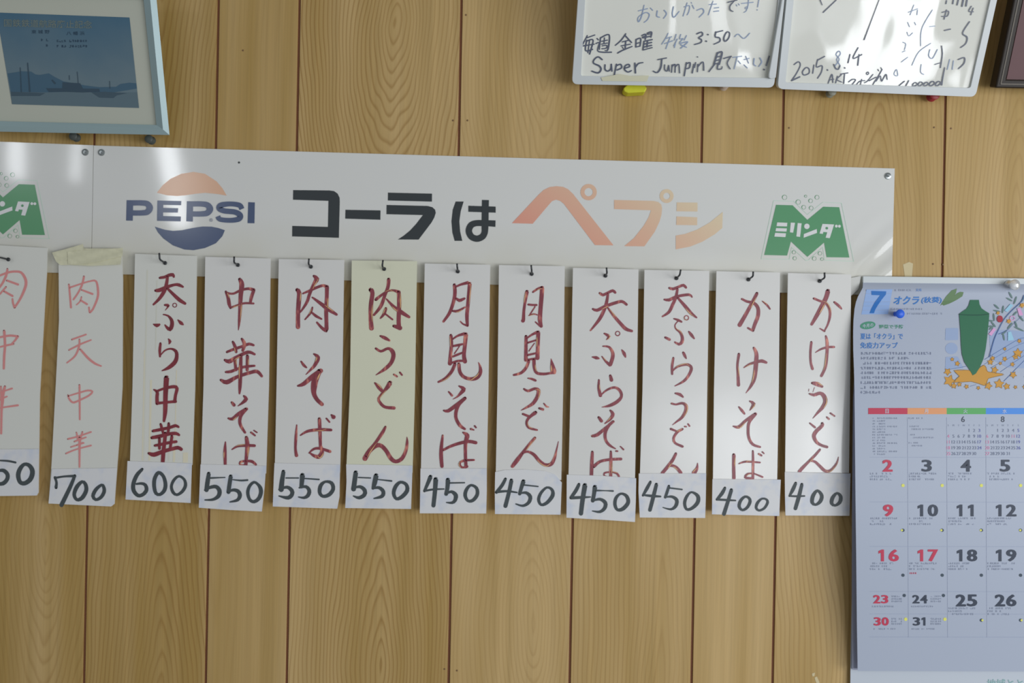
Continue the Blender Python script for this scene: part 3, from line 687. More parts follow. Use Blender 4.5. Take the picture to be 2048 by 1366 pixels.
# 6
strip('', 'cream yellowed menu strip painted 肉うどん (niku udon) in red, price 550', q5('818,105 1470,112 1450,1366 1425,2230 762,2215 800,1366', 540, 500), M_plastic_yel, M_red, [(540, 500, '''1010,400,48 1025,430,42 1010,550,44 1007,680,42 1015,782,48; 1060,495,32 1110,455,26 1180,410,20 1240,405,24 1288,422,38; 1288,425,38 1292,530,42 1287,700,42 1290,775,44; 1240,760,32 1300,780,46; 1188,295,36 1180,370,34 1150,450,32 1110,560,34 1040,650,22; 1165,490,14 1240,570,34 1310,620,42 1390,670,28; 1160,585,28 1140,640,30 1105,682,16; 1155,640,18 1225,695,18;
    1105,860,20 1150,880,36 1195,905,20; 1060,985,24 1110,1013,26 1180,985,28 1222,1010,42 1235,1060,42 1210,1130,38 1150,1190,34 1060,1250,8; 1240,1245,20 1270,1265,20; 1300,1225,20 1320,1250,18; 1050,1330,18 1090,1372,42 1118,1408,32; 1200,1330,46 1178,1368,42 1130,1425,24 1087,1485,26 1100,1525,30 1150,1570,30 1240,1580,34'''),
    (540, 773, '''1155,405,24 1120,470,34 1050,570,30 990,650,44 950,720,50; 960,690,32 1040,602,48 1105,590,42 1160,640,40 1210,720,42 1260,750,38 1320,720,38 1360,640,32 1372,560,26 1370,505,6''')],
    q5('762,778 1425,790 1418,1000 1410,1225 752,1215 765,950', 540, 773), '''858,862,40 845,960,42 836,1025,44; 825,1020,12 900,1002,28 948,1040,36 943,1085,36 890,1113,30 835,1095,12; 885,910,12 1005,915,12; 1062,892,42 1045,970,42 1030,1018,26; 1025,1020,16 1090,1012,28 1133,1050,34 1120,1098,32 1040,1120,12; 1080,930,10 1215,945,16; 1305,957,26 1257,1000,34 1237,1070,32 1265,1123,28 1320,1103,34 1372,1040,36 1362,980,30 1305,957,26''', 540, 773)
# 7
strip('', 'white menu strip painted 月見そば (tsukimi soba) in red, price 450', q5('98,35 752,48 735,1266 718,2100 60,2085 75,1266', 830, 520), M_plastic, M_red, [(830, 520, '''395,250,34 400,330,36 385,420,34 345,530,32 285,615,24; 410,267,18 460,245,24 528,227,32; 548,238,38 540,330,36 530,440,36 520,560,36 525,655,28; 520,655,22 480,640,16 455,615,14; 415,385,22 445,405,34 495,385,22; 380,510,22 430,510,28 500,472,16;
    360,755,32 365,850,34 355,950,34 350,1035,42; 380,790,16 430,757,22 495,738,32; 510,745,42 500,850,38 490,950,38 500,1015,42; 385,860,22 440,850,26 480,840,18; 380,965,22 430,945,24 480,925,18; 395,935,12 420,900,12 450,855,10; 350,1035,18 430,1010,24 510,1010,22; 400,1040,32 370,1110,32 310,1180,30 235,1220,20; 440,1040,32 450,1120,34 490,1170,34 560,1190,36 620,1175,42 655,1120,38 650,1060,22 635,1025,8;
    440,1260,14 488,1290,42 460,1330,32 420,1370,16 380,1392,6; 338,1318,16 370,1355,24'''),
    (830, 773, '''290,240,20 330,245,34 410,190,38 500,118,32; 500,118,34 440,180,34 412,250,34 412,320,32 450,390,34 498,425,24; 560,425,24 590,435,12; 598,395,18 610,410,18; 278,490,20 265,600,34 262,700,38 270,798,34; 285,635,24 360,597,28 450,567,32 540,550,34 608,562,34; 482,460,18 522,490,46 507,560,36 505,680,32 510,790,32; 500,740,28 455,755,22 450,790,24 482,812,22 520,800,28; 520,737,24 590,735,20''')],
    q5('55,820 718,820 718,1050 712,1270 48,1268 52,1050', 830, 773), '''155,905,38 130,965,32 95,1045,24; 95,1045,18 180,1030,18 290,1025,12; 208,930,42 200,1050,38 185,1190,36; 330,935,40 325,1010,36 312,1075,34; 315,1072,16 365,1052,26 408,1087,38 400,1140,32 370,1163,24 315,1160,10; 350,965,14 495,962,12; 560,987,22 517,1028,30 502,1090,32 530,1143,26 580,1138,30 623,1080,32 615,1015,28 560,987,22''', 830, 773)
# 8
strip('', 'white menu strip painted 月見うどん (tsukimi udon) in red, its 450 card curling', q5('840,50 1498,62 1482,1266 1463,2200 808,2120 825,1266', 830, 520), M_plastic, M_red, [(830, 520, '''1120,318,38 1105,400,30 1090,500,28 1085,590,34 1080,608,38; 1180,320,20 1230,287,24 1270,277,32; 1272,280,42 1265,380,42 1255,500,42 1250,600,44 1262,662,32; 1250,662,18 1205,620,14; 1135,445,22 1175,450,22 1215,450,22; 1200,468,14 1150,545,14; 1140,555,12 1190,540,16 1225,550,12;
    1112,765,32 1110,880,34 1110,1000,38; 1120,782,16 1170,747,22 1225,722,32; 1233,725,40 1230,850,36 1225,980,42; 1130,827,20 1210,802,18; 1130,950,22 1220,930,20; 1140,910,12 1195,832,10; 1110,1000,20 1230,982,24; 1140,1010,28 1110,1080,30 1060,1130,28 990,1150,22; 1190,1000,34 1195,1080,32 1220,1130,30 1290,1140,28 1350,1132,24 1395,1127,30; 1362,988,6 1373,1050,38 1385,1110,58;
    1130,1182,12 1170,1190,24 1205,1205,24; 1092,1290,20 1130,1310,26 1200,1287,28 1236,1305,38 1225,1365,36 1180,1435,34 1110,1478,20 1062,1503,6'''),
    (830, 773, '''1245,218,24 1280,230,26; 1290,170,14 1315,200,18 1335,205,12; 1080,275,22 1130,295,26; 1205,262,38 1160,295,30 1127,330,26 1117,370,26 1142,413,26 1220,435,20; 1200,515,28 1150,572,28 1080,660,30 1020,740,42 975,798,34; 1080,665,20 1130,652,24 1190,682,32 1240,740,34 1300,783,34 1360,778,36 1395,720,30 1415,640,16 1435,550,6''')],
    q5('802,855 900,835 1100,830 1300,845 1400,880 1468,960 1462,1100 1455,1282 800,1275 798,1050', 830, 773), '''905,925,26 870,990,30 815,1058,28; 815,1055,24 920,1047,20 1020,1060,14; 965,940,34 940,1060,34 905,1195,36; 1085,950,38 1065,1010,32 1047,1073,30; 1050,1070,12 1110,1062,26 1153,1102,34 1138,1160,30 1080,1193,22 1010,1175,12; 1090,985,14 1230,1000,12; 1320,1010,20 1262,1062,26 1237,1130,28 1262,1183,24 1320,1163,30 1377,1090,34 1370,1032,26 1320,1010,20''', 830, 773)
# 9
strip('', 'white menu strip painted 天ぷらそば (tempura soba) in red, price 450', q5('80,78 735,95 718,1315 700,2190 35,2170 55,1315', 1130, 520), M_plastic, M_red, [(1130, 520, '''350,332,26 380,350,30 430,327,26 478,307,30 502,325,26; 280,490,22 320,503,32 400,465,32 500,430,32 570,415,30 615,445,26; 430,340,24 415,430,32 388,510,34 340,600,32 255,705,16; 430,480,18 490,560,30 560,640,34 610,690,36 668,710,26; 395,735,18 440,765,34 415,797,8; 549,735,10 542,751,11 527,757,12 512,751,11 505,735,10 512,719,10 527,713,10 542,719,10 549,735,10; 380,862,14 440,870,24 475,920,32 478,970,36 455,1045,36; 370,965,12 410,1015,24 450,1050,32; 275,970,14 315,978,34 340,985,16; 570,900,14 592,935,34 605,970,16;
    455,1158,28 465,1200,36; 340,1200,18 338,1280,28 355,1355,34; 350,1360,12 420,1300,20 500,1275,26 552,1310,30 565,1365,28 525,1415,34 450,1455,30 370,1472,6'''),
    (1130, 783, '''340,260,28 365,295,32; 455,190,20 480,225,36 455,275,28 400,320,12; 275,445,28 320,435,34 400,372,30 485,300,24; 480,300,24 430,352,32 402,420,32 410,490,28 450,540,26 505,572,12; 512,596,18 525,597,18; 555,550,12 585,580,18; 275,605,26 270,700,34 265,845,34; 290,750,32 350,702,28 440,682,28 560,675,28; 460,600,20 460,700,30 458,850,30; 450,805,16 397,815,18 395,843,14 450,858,14; 470,805,16 520,820,22 540,848,20''')],
    q5('18,832 350,842 712,868 708,1100 700,1305 330,1280 15,1262', 1130, 783), '''140,930,28 110,990,32 60,1062,28; 60,1065,26 150,1060,26 255,1055,12; 200,940,42 177,1080,40 160,1220,38; 300,957,40 290,1030,34 278,1092,34; 280,1092,16 350,1077,26 403,1112,34 398,1165,32 350,1203,24 275,1195,10; 310,990,18 400,992,10 480,995,16; 560,1022,20 512,1062,28 500,1130,30 525,1183,26 580,1173,34 632,1110,34 615,1045,30 560,1022,20''', 1130, 783)
# 10
strip('', 'white menu strip painted 天ぷらうどん (tempura udon) in red, price 450', q5('795,98 1443,110 1422,1315 1410,2150 750,2135 775,1315', 1130, 520), M_plastic, M_red, [(1130, 520, '''1045,280,24 1080,290,30 1140,267,26 1185,252,30 1210,275,24; 995,395,20 1040,400,32 1120,365,28 1240,347,28 1270,370,16; 1125,290,24 1110,370,30 1080,440,32 1040,520,30 975,565,16; 1130,380,22 1200,460,34 1260,530,32 1315,575,18; 1237,578,10 1230,594,11 1215,600,11 1200,594,11 1193,578,10 1200,562,10 1215,556,10 1230,562,10 1237,578,10; 1090,587,14 1130,600,26 1165,618,20; 1130,612,12 1100,650,12 1110,690,16 1150,720,26 1173,770,30 1170,820,34 1140,843,28 1100,822,18; 1005,775,24 1045,795,28; 1240,717,18 1265,750,32 1292,785,16;
    1185,927,26 1200,960,28 1213,985,12; 1085,980,22 1072,1060,26 1072,1140,22; 1072,1120,10 1110,1077,20 1170,1052,24 1232,1047,28 1265,1082,30 1240,1150,28 1190,1210,26 1100,1260,10'''),
    (1130, 783, '''1105,18,18 1150,30,32 1180,55,18; 1068,120,22 1110,130,20 1170,117,26 1208,137,34 1210,190,34 1170,260,28 1120,300,18 1075,335,6; 1200,350,18 1212,352,16; 1232,325,16 1245,345,18; 1060,375,24 1110,395,20; 1175,377,24 1120,410,26 1087,470,26 1102,515,24 1175,550,26; 1110,622,26 1075,690,32 1030,750,34 975,815,32; 1040,745,22 1080,742,28 1120,765,32 1158,812,34; 1327,715,6 1320,770,30 1292,812,44''')],
    q5('738,820 1412,820 1408,1050 1402,1265 748,1260 735,1000', 1130, 783), '''855,905,24 820,970,30 780,1040,20; 780,1035,16 870,1045,24 955,1050,16; 915,930,30 885,1050,34 850,1185,32; 1040,947,24 1020,1010,26 1003,1058,24; 1000,1058,10 1070,1052,24 1118,1087,32 1108,1145,30 1060,1178,20 980,1160,8; 1050,965,14 1170,980,14; 1265,1007,18 1217,1052,26 1197,1120,28 1217,1178,24 1270,1168,28 1327,1110,34 1328,1045,32 1265,1007,18''', 1130, 783)
# 11
strip('', 'white menu strip painted かけそば (kake soba) in red, price 400', q5('65,112 700,125 688,1315 672,2195 30,2190 40,1315', 1420, 520), M_plastic, M_red, [(1420, 520, '''320,390,22 370,415,26 440,432,32 480,482,36 480,560,38 450,640,36 430,700,32; 430,708,24 380,680,20; 470,335,32 410,450,34 350,560,38 297,650,42; 525,412,12 570,450,22 600,490,16;
    290,942,28 275,1050,24 280,1130,28 285,1250,34; 340,1075,12 400,1040,24 480,1017,28 520,1010,36 562,1025,26; 440,880,26 465,940,38 460,1050,44 445,1180,38 410,1260,28 360,1330,6'''),
    (1420, 783, '''290,155,16 320,190,28 345,222,20; 400,97,16 438,125,38 400,187,10; 235,348,16 290,355,34 360,290,28 455,225,32; 450,230,34 392,310,30 382,400,28 392,470,28 430,530,28 500,555,22; 490,625,22 515,640,20; 525,605,16 540,620,14; 240,635,34 238,750,32 240,865,34; 290,722,12 360,702,22 500,710,18; 430,595,18 432,700,24 430,868,26; 430,820,16 377,825,22 352,860,24 420,868,22; 440,820,16 525,855,20''')],
    q5('25,875 708,882 700,1060 693,1245 20,1228 22,1050', 1420, 783), '''150,965,24 120,1020,32 70,1080,22; 70,1080,20 160,1085,20 255,1090,14; 215,985,30 180,1100,32 140,1225,34; 350,1052,22 307,1092,28 292,1150,28 325,1186,22 373,1160,26 402,1100,28 388,1063,24 350,1052,22; 520,1072,18 477,1112,26 462,1163,24 490,1190,20 543,1168,22 577,1110,24 563,1078,20 520,1072,18''', 1420, 783)
# 12
strip('', 'white menu strip painted かけうどん (kake udon) in red, price 400, nearest the calendar', q5('780,130 1412,145 1400,1315 1390,2130 752,2120 760,1315', 1420, 520), M_plastic, M_red, [(1420, 520, '''1040,385,24 1100,410,24 1160,432,28 1195,490,28 1200,560,26 1180,640,20 1150,700,16; 1145,712,20 1100,685,12; 1180,312,46 1160,380,44 1110,480,44 1060,570,38 1017,643,28; 1245,422,22 1290,460,28 1315,488,16;
    1015,822,24 1005,920,24 1008,1020,24 1025,1088,28; 1055,925,8 1110,892,20 1180,872,24 1240,870,24; 1160,762,20 1172,830,32 1170,950,30 1155,1070,28 1115,1158,28; 1025,1230,28 1070,1240,46 1120,1265,28; 990,1290,6 987,1312,6; 1045,1275,6 1030,1320,5'''),
    (1420, 783, '''995,22,16 1040,35,32 1100,17,34 1138,42,42 1155,100,42 1125,160,36 1080,210,24 1030,268,6; 1170,257,18 1190,275,20; 1205,217,18 1245,245,18; 1000,317,16 1050,358,22; 1125,322,32 1120,345,34 1062,400,38 1040,450,38 1070,510,32 1120,540,28 1170,555,28; 1100,582,22 1050,640,26 980,710,26 930,760,32 895,800,32; 1000,692,20 1050,702,26 1100,747,30 1150,793,32 1200,793,28 1250,745,24 1275,700,18 1285,655,8''')],
    q5('748,805 1405,820 1400,1030 1395,1243 755,1240 750,1030', 1420, 783), '''858,917,26 830,980,32 795,1045,18; 795,1045,16 870,1048,18 945,1045,14; 920,930,28 890,1050,34 855,1170,32; 1075,992,24 1032,1042,34 1022,1108,32 1055,1133,22 1103,1100,32 1118,1040,32 1075,992,24; 1270,1017,22 1227,1062,34 1217,1118,32 1250,1140,22 1298,1108,32 1307,1050,32 1270,1017,22''', 1420, 783)

# hooks: the shank comes out of the hole towards the room and turns up
HK = [((17, 519), (-6, 513.5), (-7, 502), 'cut off by the photo edge, over the strip ending in 50'), ((330.4, 526), (319.5, 519), (318.5, 506), 'through the 600 strip'), ((476, 530), (468, 525), (468.5, 513), 'through the chuka soba strip'),
      ((622, 533.5), (617, 528), (618, 517), 'through the niku soba strip'), ((768.5, 538), (764.5, 532), (766, 520), 'through the cream yellowed strip'), ((915.8, 543), (914.8, 537), (914, 527), 'through the tsukimi soba strip'),
      ((1063.5, 548), (1063.5, 542), (1062.3, 530), 'through the tsukimi udon strip'), ((1211, 551.5), (1214, 546), (1213, 535), 'through the tempura soba strip'), ((1353, 556.5), (1359.5, 550), (1361.5, 539), 'through the tempura udon strip'),
      ((1497, 559), (1506, 552.5), (1506.5, 543), 'through the kake soba strip'), ((1639.5, 562), (1649.5, 555.5), (1649, 545), 'through the kake udon strip')]
for h, b, t, lb in HK:
    p0, p1, p2 = P(h[0], h[1], .003), P(b[0], b[1], DS + .016), P(t[0], t[1], DS + .0165)
    ps = P(h[0], h[1], DS)
    pts = [p0, ps, ps.lerp(p1, .5), p1.lerp(ps, .12), p1.lerp(p2, .15), p1.lerp(p2, .6), p2]
    r = thing('hook', ps, f'black L-shaped metal hook {lb}', 'hook', 'hooks holding the menu strips')
    obj('shank', tube(pts, .00125, 10), M_hook, r, smooth=True)
    obj('collar', lathe(P(h[0], h[1], DS + .0006), (0, -1, 0), [(0, .0027), (.001, .0027), (.0018, .0018)], 14), M_hook, r)

# masking tape holding strip 2
TS = Surf(fn=lambda x, y: .0150 + .0006 * math.sin(x * .09 + y * .33) + .0005 * math.sin(x * .21 - y * .45 + 1.3 * math.sin(x * .05)))
def tape(name, loop_top, loop_bot, label, m, lift=0.0, parent=None, n=30):
    vs, fs = [], []
    def lerp_line(L_, t):
        k = t * (len(L_) - 1); i = min(int(k), len(L_) - 2); f = k - i
        return (L_[i][0] * (1 - f) + L_[i + 1][0] * f, L_[i][1] * (1 - f) + L_[i + 1][1] * f)
    for i in range(n + 1):
        a, b = lerp_line(loop_top, i / n), lerp_line(loop_bot, i / n)
        for j in range(7):
            f = j / 6; vs.append(TS(a[0] * (1 - f) + b[0] * f, a[1] * (1 - f) + b[1] * f, lift))
    for i in range(n):
        for j in range(6):
            q = i * 7 + j; fs.append((q, q + 1, q + 8, q + 7))
    return obj(name, (vs, fs), m, parent, smooth=True)
M_tape = mat('masking_tape', (174, 172, 148), .5, .3, noise=.08, nscale=60, bump=.0006, bscale=90)
tp = thing('masking_tape', TS(180, 525), 'wrinkled strips of beige masking tape over the top of the 700 menu strip', 'tape')
tape('tape_strip', [(104, 505), (128, 499), (166, 488), (168, 497), (245, 497)], [(112, 523), (120, 530), (145, 530), (180, 532), (241, 529)], '', M_tape, 0, tp)
tape('tape_strip', [(135, 503), (180, 500), (246, 496)], [(136, 529), (180, 527), (245, 512)], '', M_tape, .0008, tp)

# ------------------------------------------------------------------ framed picture, upper left
TA = math.radians(16.5)
FR = Surf(tilt=TA, through=(140, 266, .022))
M_alu = mat('frame_pale_metal', (130, 148, 150), .35, .5, metal=.15)
M_matb = mat('picture_mat', (152, 154, 143), .7)
pf = thing('picture_frame', FR(150, 262), 'pale blue-grey metal frame with cream mat around a blue harbour print', 'picture frame')
outer = [(-83, -36), (310.5, -28), (339, 270), (-37, 262.5)]
inner = [(-49, -9), (287, -2), (313, 250), (-11, 242)]
midr = [(-66, -22), (299, -14), (326, 259), (-24, 252)]
def ringq(a, b, la, lb, surf):
    vs = [surf(x, y, la) for x, y in a] + [surf(x, y, lb) for x, y in b]
    return vs, [(i, i + 4, (i + 1) % 4 + 4, (i + 1) % 4) for i in range(4)]
parts = [ringq(outer, midr, .004, .0075, FR), ringq(midr, inner, .0075, .003, FR), ringq(inner, inner, .003, -.002, FR)]
bk = [FR(x, y, .004) for x, y in outer] + [FR(x, y, -.012) for x, y in outer]
parts.append((bk, [(i, (i + 1) % 4, (i + 1) % 4 + 4, i + 4) for i in range(4)] + [(4, 5, 6, 7)]))
obj('frame', join(*parts), M_alu, pf)
obj('mat_board', fill([inner], FR, -.001), M_matb, pf)
pr = thing  # noqa
M_p = {k: mat('print_' + k, c, .3, .4) for k, c in dict(sky=(62, 88, 106), haze=(88, 104, 114), hill=(58, 82, 98), sea=(78, 94, 102), ship=(50, 66, 78), dark=(58, 74, 84), title=(92, 102, 98), fine=(40, 58, 74)).items()}
def sky_mat():
    m = M_p['sky']; nt = m.node_tree; N = nt.nodes; L = nt.links
    g = N.new('ShaderNodeNewGeometry'); s = N.new('ShaderNodeSeparateXYZ'); L.new(g.outputs['Position'], s.inputs[0])
    n = N.new('ShaderNodeTexNoise'); n.inputs['Scale'].default_value = 22; L.new(g.outputs['Position'], n.inputs['Vector'])
    mr = N.new('ShaderNodeMapRange'); L.new(s.outputs['Z'], mr.inputs['Value']); mr.inputs['From Min'].default_value = P(140, 190).z; mr.inputs['From Max'].default_value = P(140, 50).z
    ad = N.new('ShaderNodeMath'); ad.operation = 'MULTIPLY_ADD'; L.new(n.outputs['Fac'], ad.inputs[0]); ad.inputs[1].default_value = .5; 
    sb = N.new('ShaderNodeMath'); sb.operation = 'SUBTRACT'; L.new(mr.outputs[0], sb.inputs[0]); sb.inputs[1].default_value = .25; L.new(sb.outputs[0], ad.inputs[2])
    r = N.new('ShaderNodeValToRGB'); L.new(ad.outputs[0], r.inputs[0]); r.color_ramp.elements[0].color = alb((86, 102, 110)); r.color_ramp.elements[1].color = alb((58, 86, 104)); r.color_ramp.elements[0].position = .1; r.color_ramp.elements[1].position = .9
    L.new(r.outputs[0], N['Principled BSDF'].inputs['Base Color'])
sky_mat()
prn = obj('print', fill([[(-7, 25), (259, 35), (278, 216), (24, 208.5)]], FR, -.0006), M_p['sky'], pf)
v = (0, 100, 7.062)
obj('hills', fill([pl('107,330 170,322 300,300 440,305 500,345 560,352 690,330 780,385 900,445 1000,462 1200,500 1400,525 1640,520 1700,480 1830,462 1925,470 1935,545 1600,600 155,600 140,510', *v)], FR, -.0004), M_p['hill'], prn)
obj('sea', fill([pl('155,590 600,600 1000,590 1400,600 1935,600 1962,815 172,765', *v)], FR, -.0003), M_p['sea'], prn)
obj('shore', join(fill([pl('155,590 440,600 640,610 560,650 160,650', *v)], FR, -.0002), fill([pl('1290,600 1480,590 1800,610 1650,640 1600,680 1400,672', *v)], FR, -.0002)), M_p['dark'], prn)['kind'] = 'stuff'
obj('ship', join(fill([pl('650,540 880,540 885,455 960,460 1130,470 1170,545 1400,548 1410,590 1160,600 900,590 690,592', *v)], FR, -.0001), strokes('285,250,10 300,590,14; 390,185,12 420,585,22; 978,360,9 980,420,9; 1090,310,8 1105,470,8; 1548,440,8 1552,540,8; 740,430,20 775,470,24', *v, FR, -.0001)), M_p['ship'], prn)
obj('title_lettering', text('国鉄鉄道航路廃止記念', 96, 47.5, FR, w=176, h=16, lift=-.0002, bold=.01, slope=.022), M_p['title'], prn)
obj('caption_lettering', join(text('東 城 野', 81, 63.5, FR, w=36, h=7.5, lift=-.0002), text('八 幡 浜', 151, 66.5, FR, w=36, h=7.5, lift=-.0002), *[micro(a, b, y, 5.5, FR, -.0002, k) for k, (a, b, y) in enumerate(((82, 96, 80), (113, 174, 82), (82, 96, 91), (113, 174, 92.5)))]), M_p['fine'], prn)
M_glass = None

# ------------------------------------------------------------------ whiteboards
M_bframe = mat('board_frame_white', (164, 168, 169), .3)
def board_mat():
    m = mat('board_film', (188, 186, 178), .05, .5)
    nt = m.node_tree; N = nt.nodes; L = nt.links; b = N['Principled BSDF']
    g = N.new('ShaderNodeNewGeometry')
    mp = N.new('ShaderNodeMapping'); mp.inputs['Scale'].default_value = (1.0, 1, .45); mp.inputs['Rotation'].default_value = (0, math.radians(14), 0); L.new(g.outputs['Position'], mp.inputs[0])
    n = N.new('ShaderNodeTexNoise'); n.inputs['Scale'].default_value = 15; n.inputs['Detail'].default_value = .6; L.new(mp.outputs[0], n.inputs['Vector'])
    bp = N.new('ShaderNodeBump'); bp.inputs['Distance'].default_value = .0024; L.new(n.outputs['Fac'], bp.inputs['Height']); L.new(bp.outputs['Normal'], b.inputs['Normal'])
    return m
M_film = board_mat()
M_pen = mat('board_marker', (62, 68, 84), .35)
M_pen2 = mat('board_marker_faint', (112, 126, 150), .35)
def whiteboard(label, outer, inner, through, th=.012):
    s = Surf(tilt=T2, through=through)
    cx = sum(p[0] for p in outer) / 4; by = max(p[1] for p in outer)
    t = thing('whiteboard', s(cx, by), label, 'whiteboard')
    o = obj('frame', slab(rounded(outer, 12), s, th, .0035, holes=[list(reversed(rounded(inner, 5)))]), M_bframe, t, bevel=.0018)
    obj('panel', slab(rounded(inner, 4), s, .003, .0003), M_film, t)
    return t, s
b1, s1 = whiteboard('small white-framed whiteboard under clear film, marker lines with the time 3:50', [(1181, -360), (1603, -352), (1548, 175.5), (1144, 168.5)], [(1190, -350), (1593, -342), (1540, 156), (1162, 152)], (1345, 172, .032))
b2, s2 = whiteboard('small white-framed whiteboard under glossy film, signed and dated 2015.8.14', [(1609, -352), (2070, -340), (1951, 194), (1555, 178)], [(1622, -342), (2056, -330), (1941, 176), (1571, 165)], (1750, 186, .032))
q = (1130, 0, 4.357)
clusters('marker_character', stroke_list('''195,310,10 155,385,12; 190,330,10 260,305,10; 185,360,12 245,350,12 215,470,14; 190,350,12 180,440,12 240,430,12; 160,400,12 255,385,10; 215,350,10 200,460,10;
 310,330,12 300,430,10; 310,330,12 385,305,12 375,430,14 350,440,8; 320,360,10 370,350,10; 345,330,10 340,380,10; 320,385,10 370,375,10; 325,400,10 365,395,10 360,420,10 322,425,10; 270,380,10 300,372,10 285,440,10 330,455,12 405,455,12; 280,335,10 292,348,10;
 530,295,12 490,350,12 440,395,10; 525,310,12 580,370,12; 500,365,10 560,350,10; 490,400,10 570,385,10; 530,360,12 525,430,12; 500,410,8 510,425,8; 460,462,12 500,440,12 585,405,10;
 620,345,12 618,410,12; 620,345,12 660,335,12 655,400,12; 618,410,10 655,402,10; 622,380,10 655,370,10; 670,310,10 705,300,14 700,345,10; 720,290,14 755,280,14 750,325,10; 680,330,12 750,315,12; 690,360,12 680,435,12; 690,360,12 760,345,12; 690,385,12 755,370,12; 690,410,12 755,395,12; 720,360,12 715,410,12; 685,435,10 760,415,10; 675,322,9 703,315,9; 722,300,9 752,295,9;
 1150,295,12 1190,280,12 1200,305,12 1165,330,12 1190,345,12 1185,370,12 1130,388,10; 1245,300,13 1248,302,13; 1230,358,14 1233,360,14; 1315,280,14 1310,320,12 1345,330,14 1350,360,12 1300,385,10; 1315,282,12 1375,267,10; 1410,280,12 1385,330,12 1395,360,12 1425,335,12 1435,290,12 1410,280,12;
 325,520,12 290,495,12 255,520,12 250,550,12 300,575,14 315,605,14 290,635,14 235,620,12; 350,565,12 350,605,12 375,620,12 400,600,12 405,560,12; 405,565,12 410,620,12; 450,560,12 430,655,12; 445,575,12 485,560,12 495,590,12 455,610,12; 520,595,12 565,580,12 555,560,12 525,575,12 520,605,12 550,628,12 580,615,10; 610,550,12 615,635,14; 612,590,12 640,555,12 680,545,10;
 810,520,10 885,505,10; 845,515,12 835,590,14 805,632,12 770,620,10; 870,565,10 870,605,10 890,620,10 905,570,10; 905,570,10 910,620,10; 935,565,10 930,630,10; 935,580,10 960,560,10 960,630,10; 965,580,10 992,560,10 1000,635,10; 1060,545,10 1040,660,12; 1055,560,10 1090,545,12 1085,590,12 1050,600,10; 1125,560,10 1110,635,12; 1155,495,10 1157,497,10; 1140,545,10 1130,590,8; 1160,560,10 1155,625,10; 1160,580,10 1203,540,10 1210,612,12;
 1330,460,14 1300,560,14; 1330,465,12 1370,455,14 1345,560,14; 1315,500,10 1355,490,10; 1310,530,10 1350,520,10; 1305,557,10 1345,550,10; 1305,560,12 1255,625,10; 1335,560,12 1330,600,12 1365,600,10 1370,580,8; 1385,510,10 1450,490,10; 1445,495,10 1415,550,10 1440,600,10; 1780,490,10 1755,570,12; 1735,605,14 1738,607,14;
 1420,20,10 1500,0,10; 1480,5,8 1440,50,10 1440,85,10 1465,100,8''', *q, s1, .0008, step=2), M_pen, b1)
clusters('marker_character', stroke_list('''640,95,8 720,75,8; 690,45,8 665,150,10 640,190,10 640,150,8 700,110,8 735,125,10 720,170,8 690,195,8; 745,70,8 765,90,8; 805,95,10 800,140,10 825,150,8; 865,90,10 885,120,10 860,160,8; 945,60,10 935,120,10 950,150,10 995,100,8; 1040,60,8 1085,50,8 1080,100,8 1065,130,8; 1065,25,8 1030,140,8; 1110,45,8 1125,75,8; 1100,20,6 1106,30,6; 1150,90,8 1195,75,10 1210,105,10 1170,150,8; 1255,40,8 1320,35,8; 1290,10,8 1250,130,8; 1300,70,8 1340,65,8; 1295,100,8 1340,95,8; 1540,30,8 1640,20,8; 1600,0,8 1594,55,8 1575,62,7 1572,76,7 1590,74,7 1592,58,7 1580,95,7 1560,108,7; 1492,40,7 1500,52,7; 1512,32,7 1520,44,7; 1690,0,8 1680,60,8; 1675,85,9 1677,87,9;
 900,290,8 880,330,8 845,385,8; 885,335,8 930,320,8; 870,380,8 940,355,8; 915,330,8 880,425,8; 970,300,8 955,350,8; 980,340,8 950,400,8; 965,370,8 955,415,8; 1010,300,8 1000,340,8 1030,335,8 1000,370,8; 1060,310,8 1040,350,8; 1000,380,10 1070,365,10 1010,420,10; 1010,390,10 1060,412,8; 1480,320,8 1510,297,8 1560,335,8 1610,290,8;
 1465,500,8 1540,490,8; 1500,500,8 1475,600,8; 1510,530,8 1530,555,8; 1560,520,8 1605,508,8; 1575,490,8 1600,550,8; 1560,565,8 1590,592,8; 1650,510,10 1645,560,10 1665,575,8; 1700,505,10 1715,540,10 1690,580,8''', *q, s1, .0008, step=2), M_pen2, b1)
obj('pen_clip', slab(pl('1895,-40 1918,-40 1842,640 1836,680 1800,690 1776,676 1776,650', *q), s1, .004, .009), M_bframe, b1, bevel=.001)
obj('tape_scrap', slab([(1202, 155), (1240, 148), (1262, 152), (1298, 151), (1294, 163), (1205, 162)], s1, .0003, .0045), mat('tape_yellow_clear', (172, 170, 148), .2), b1)
q = (1540, 0, 4.031)
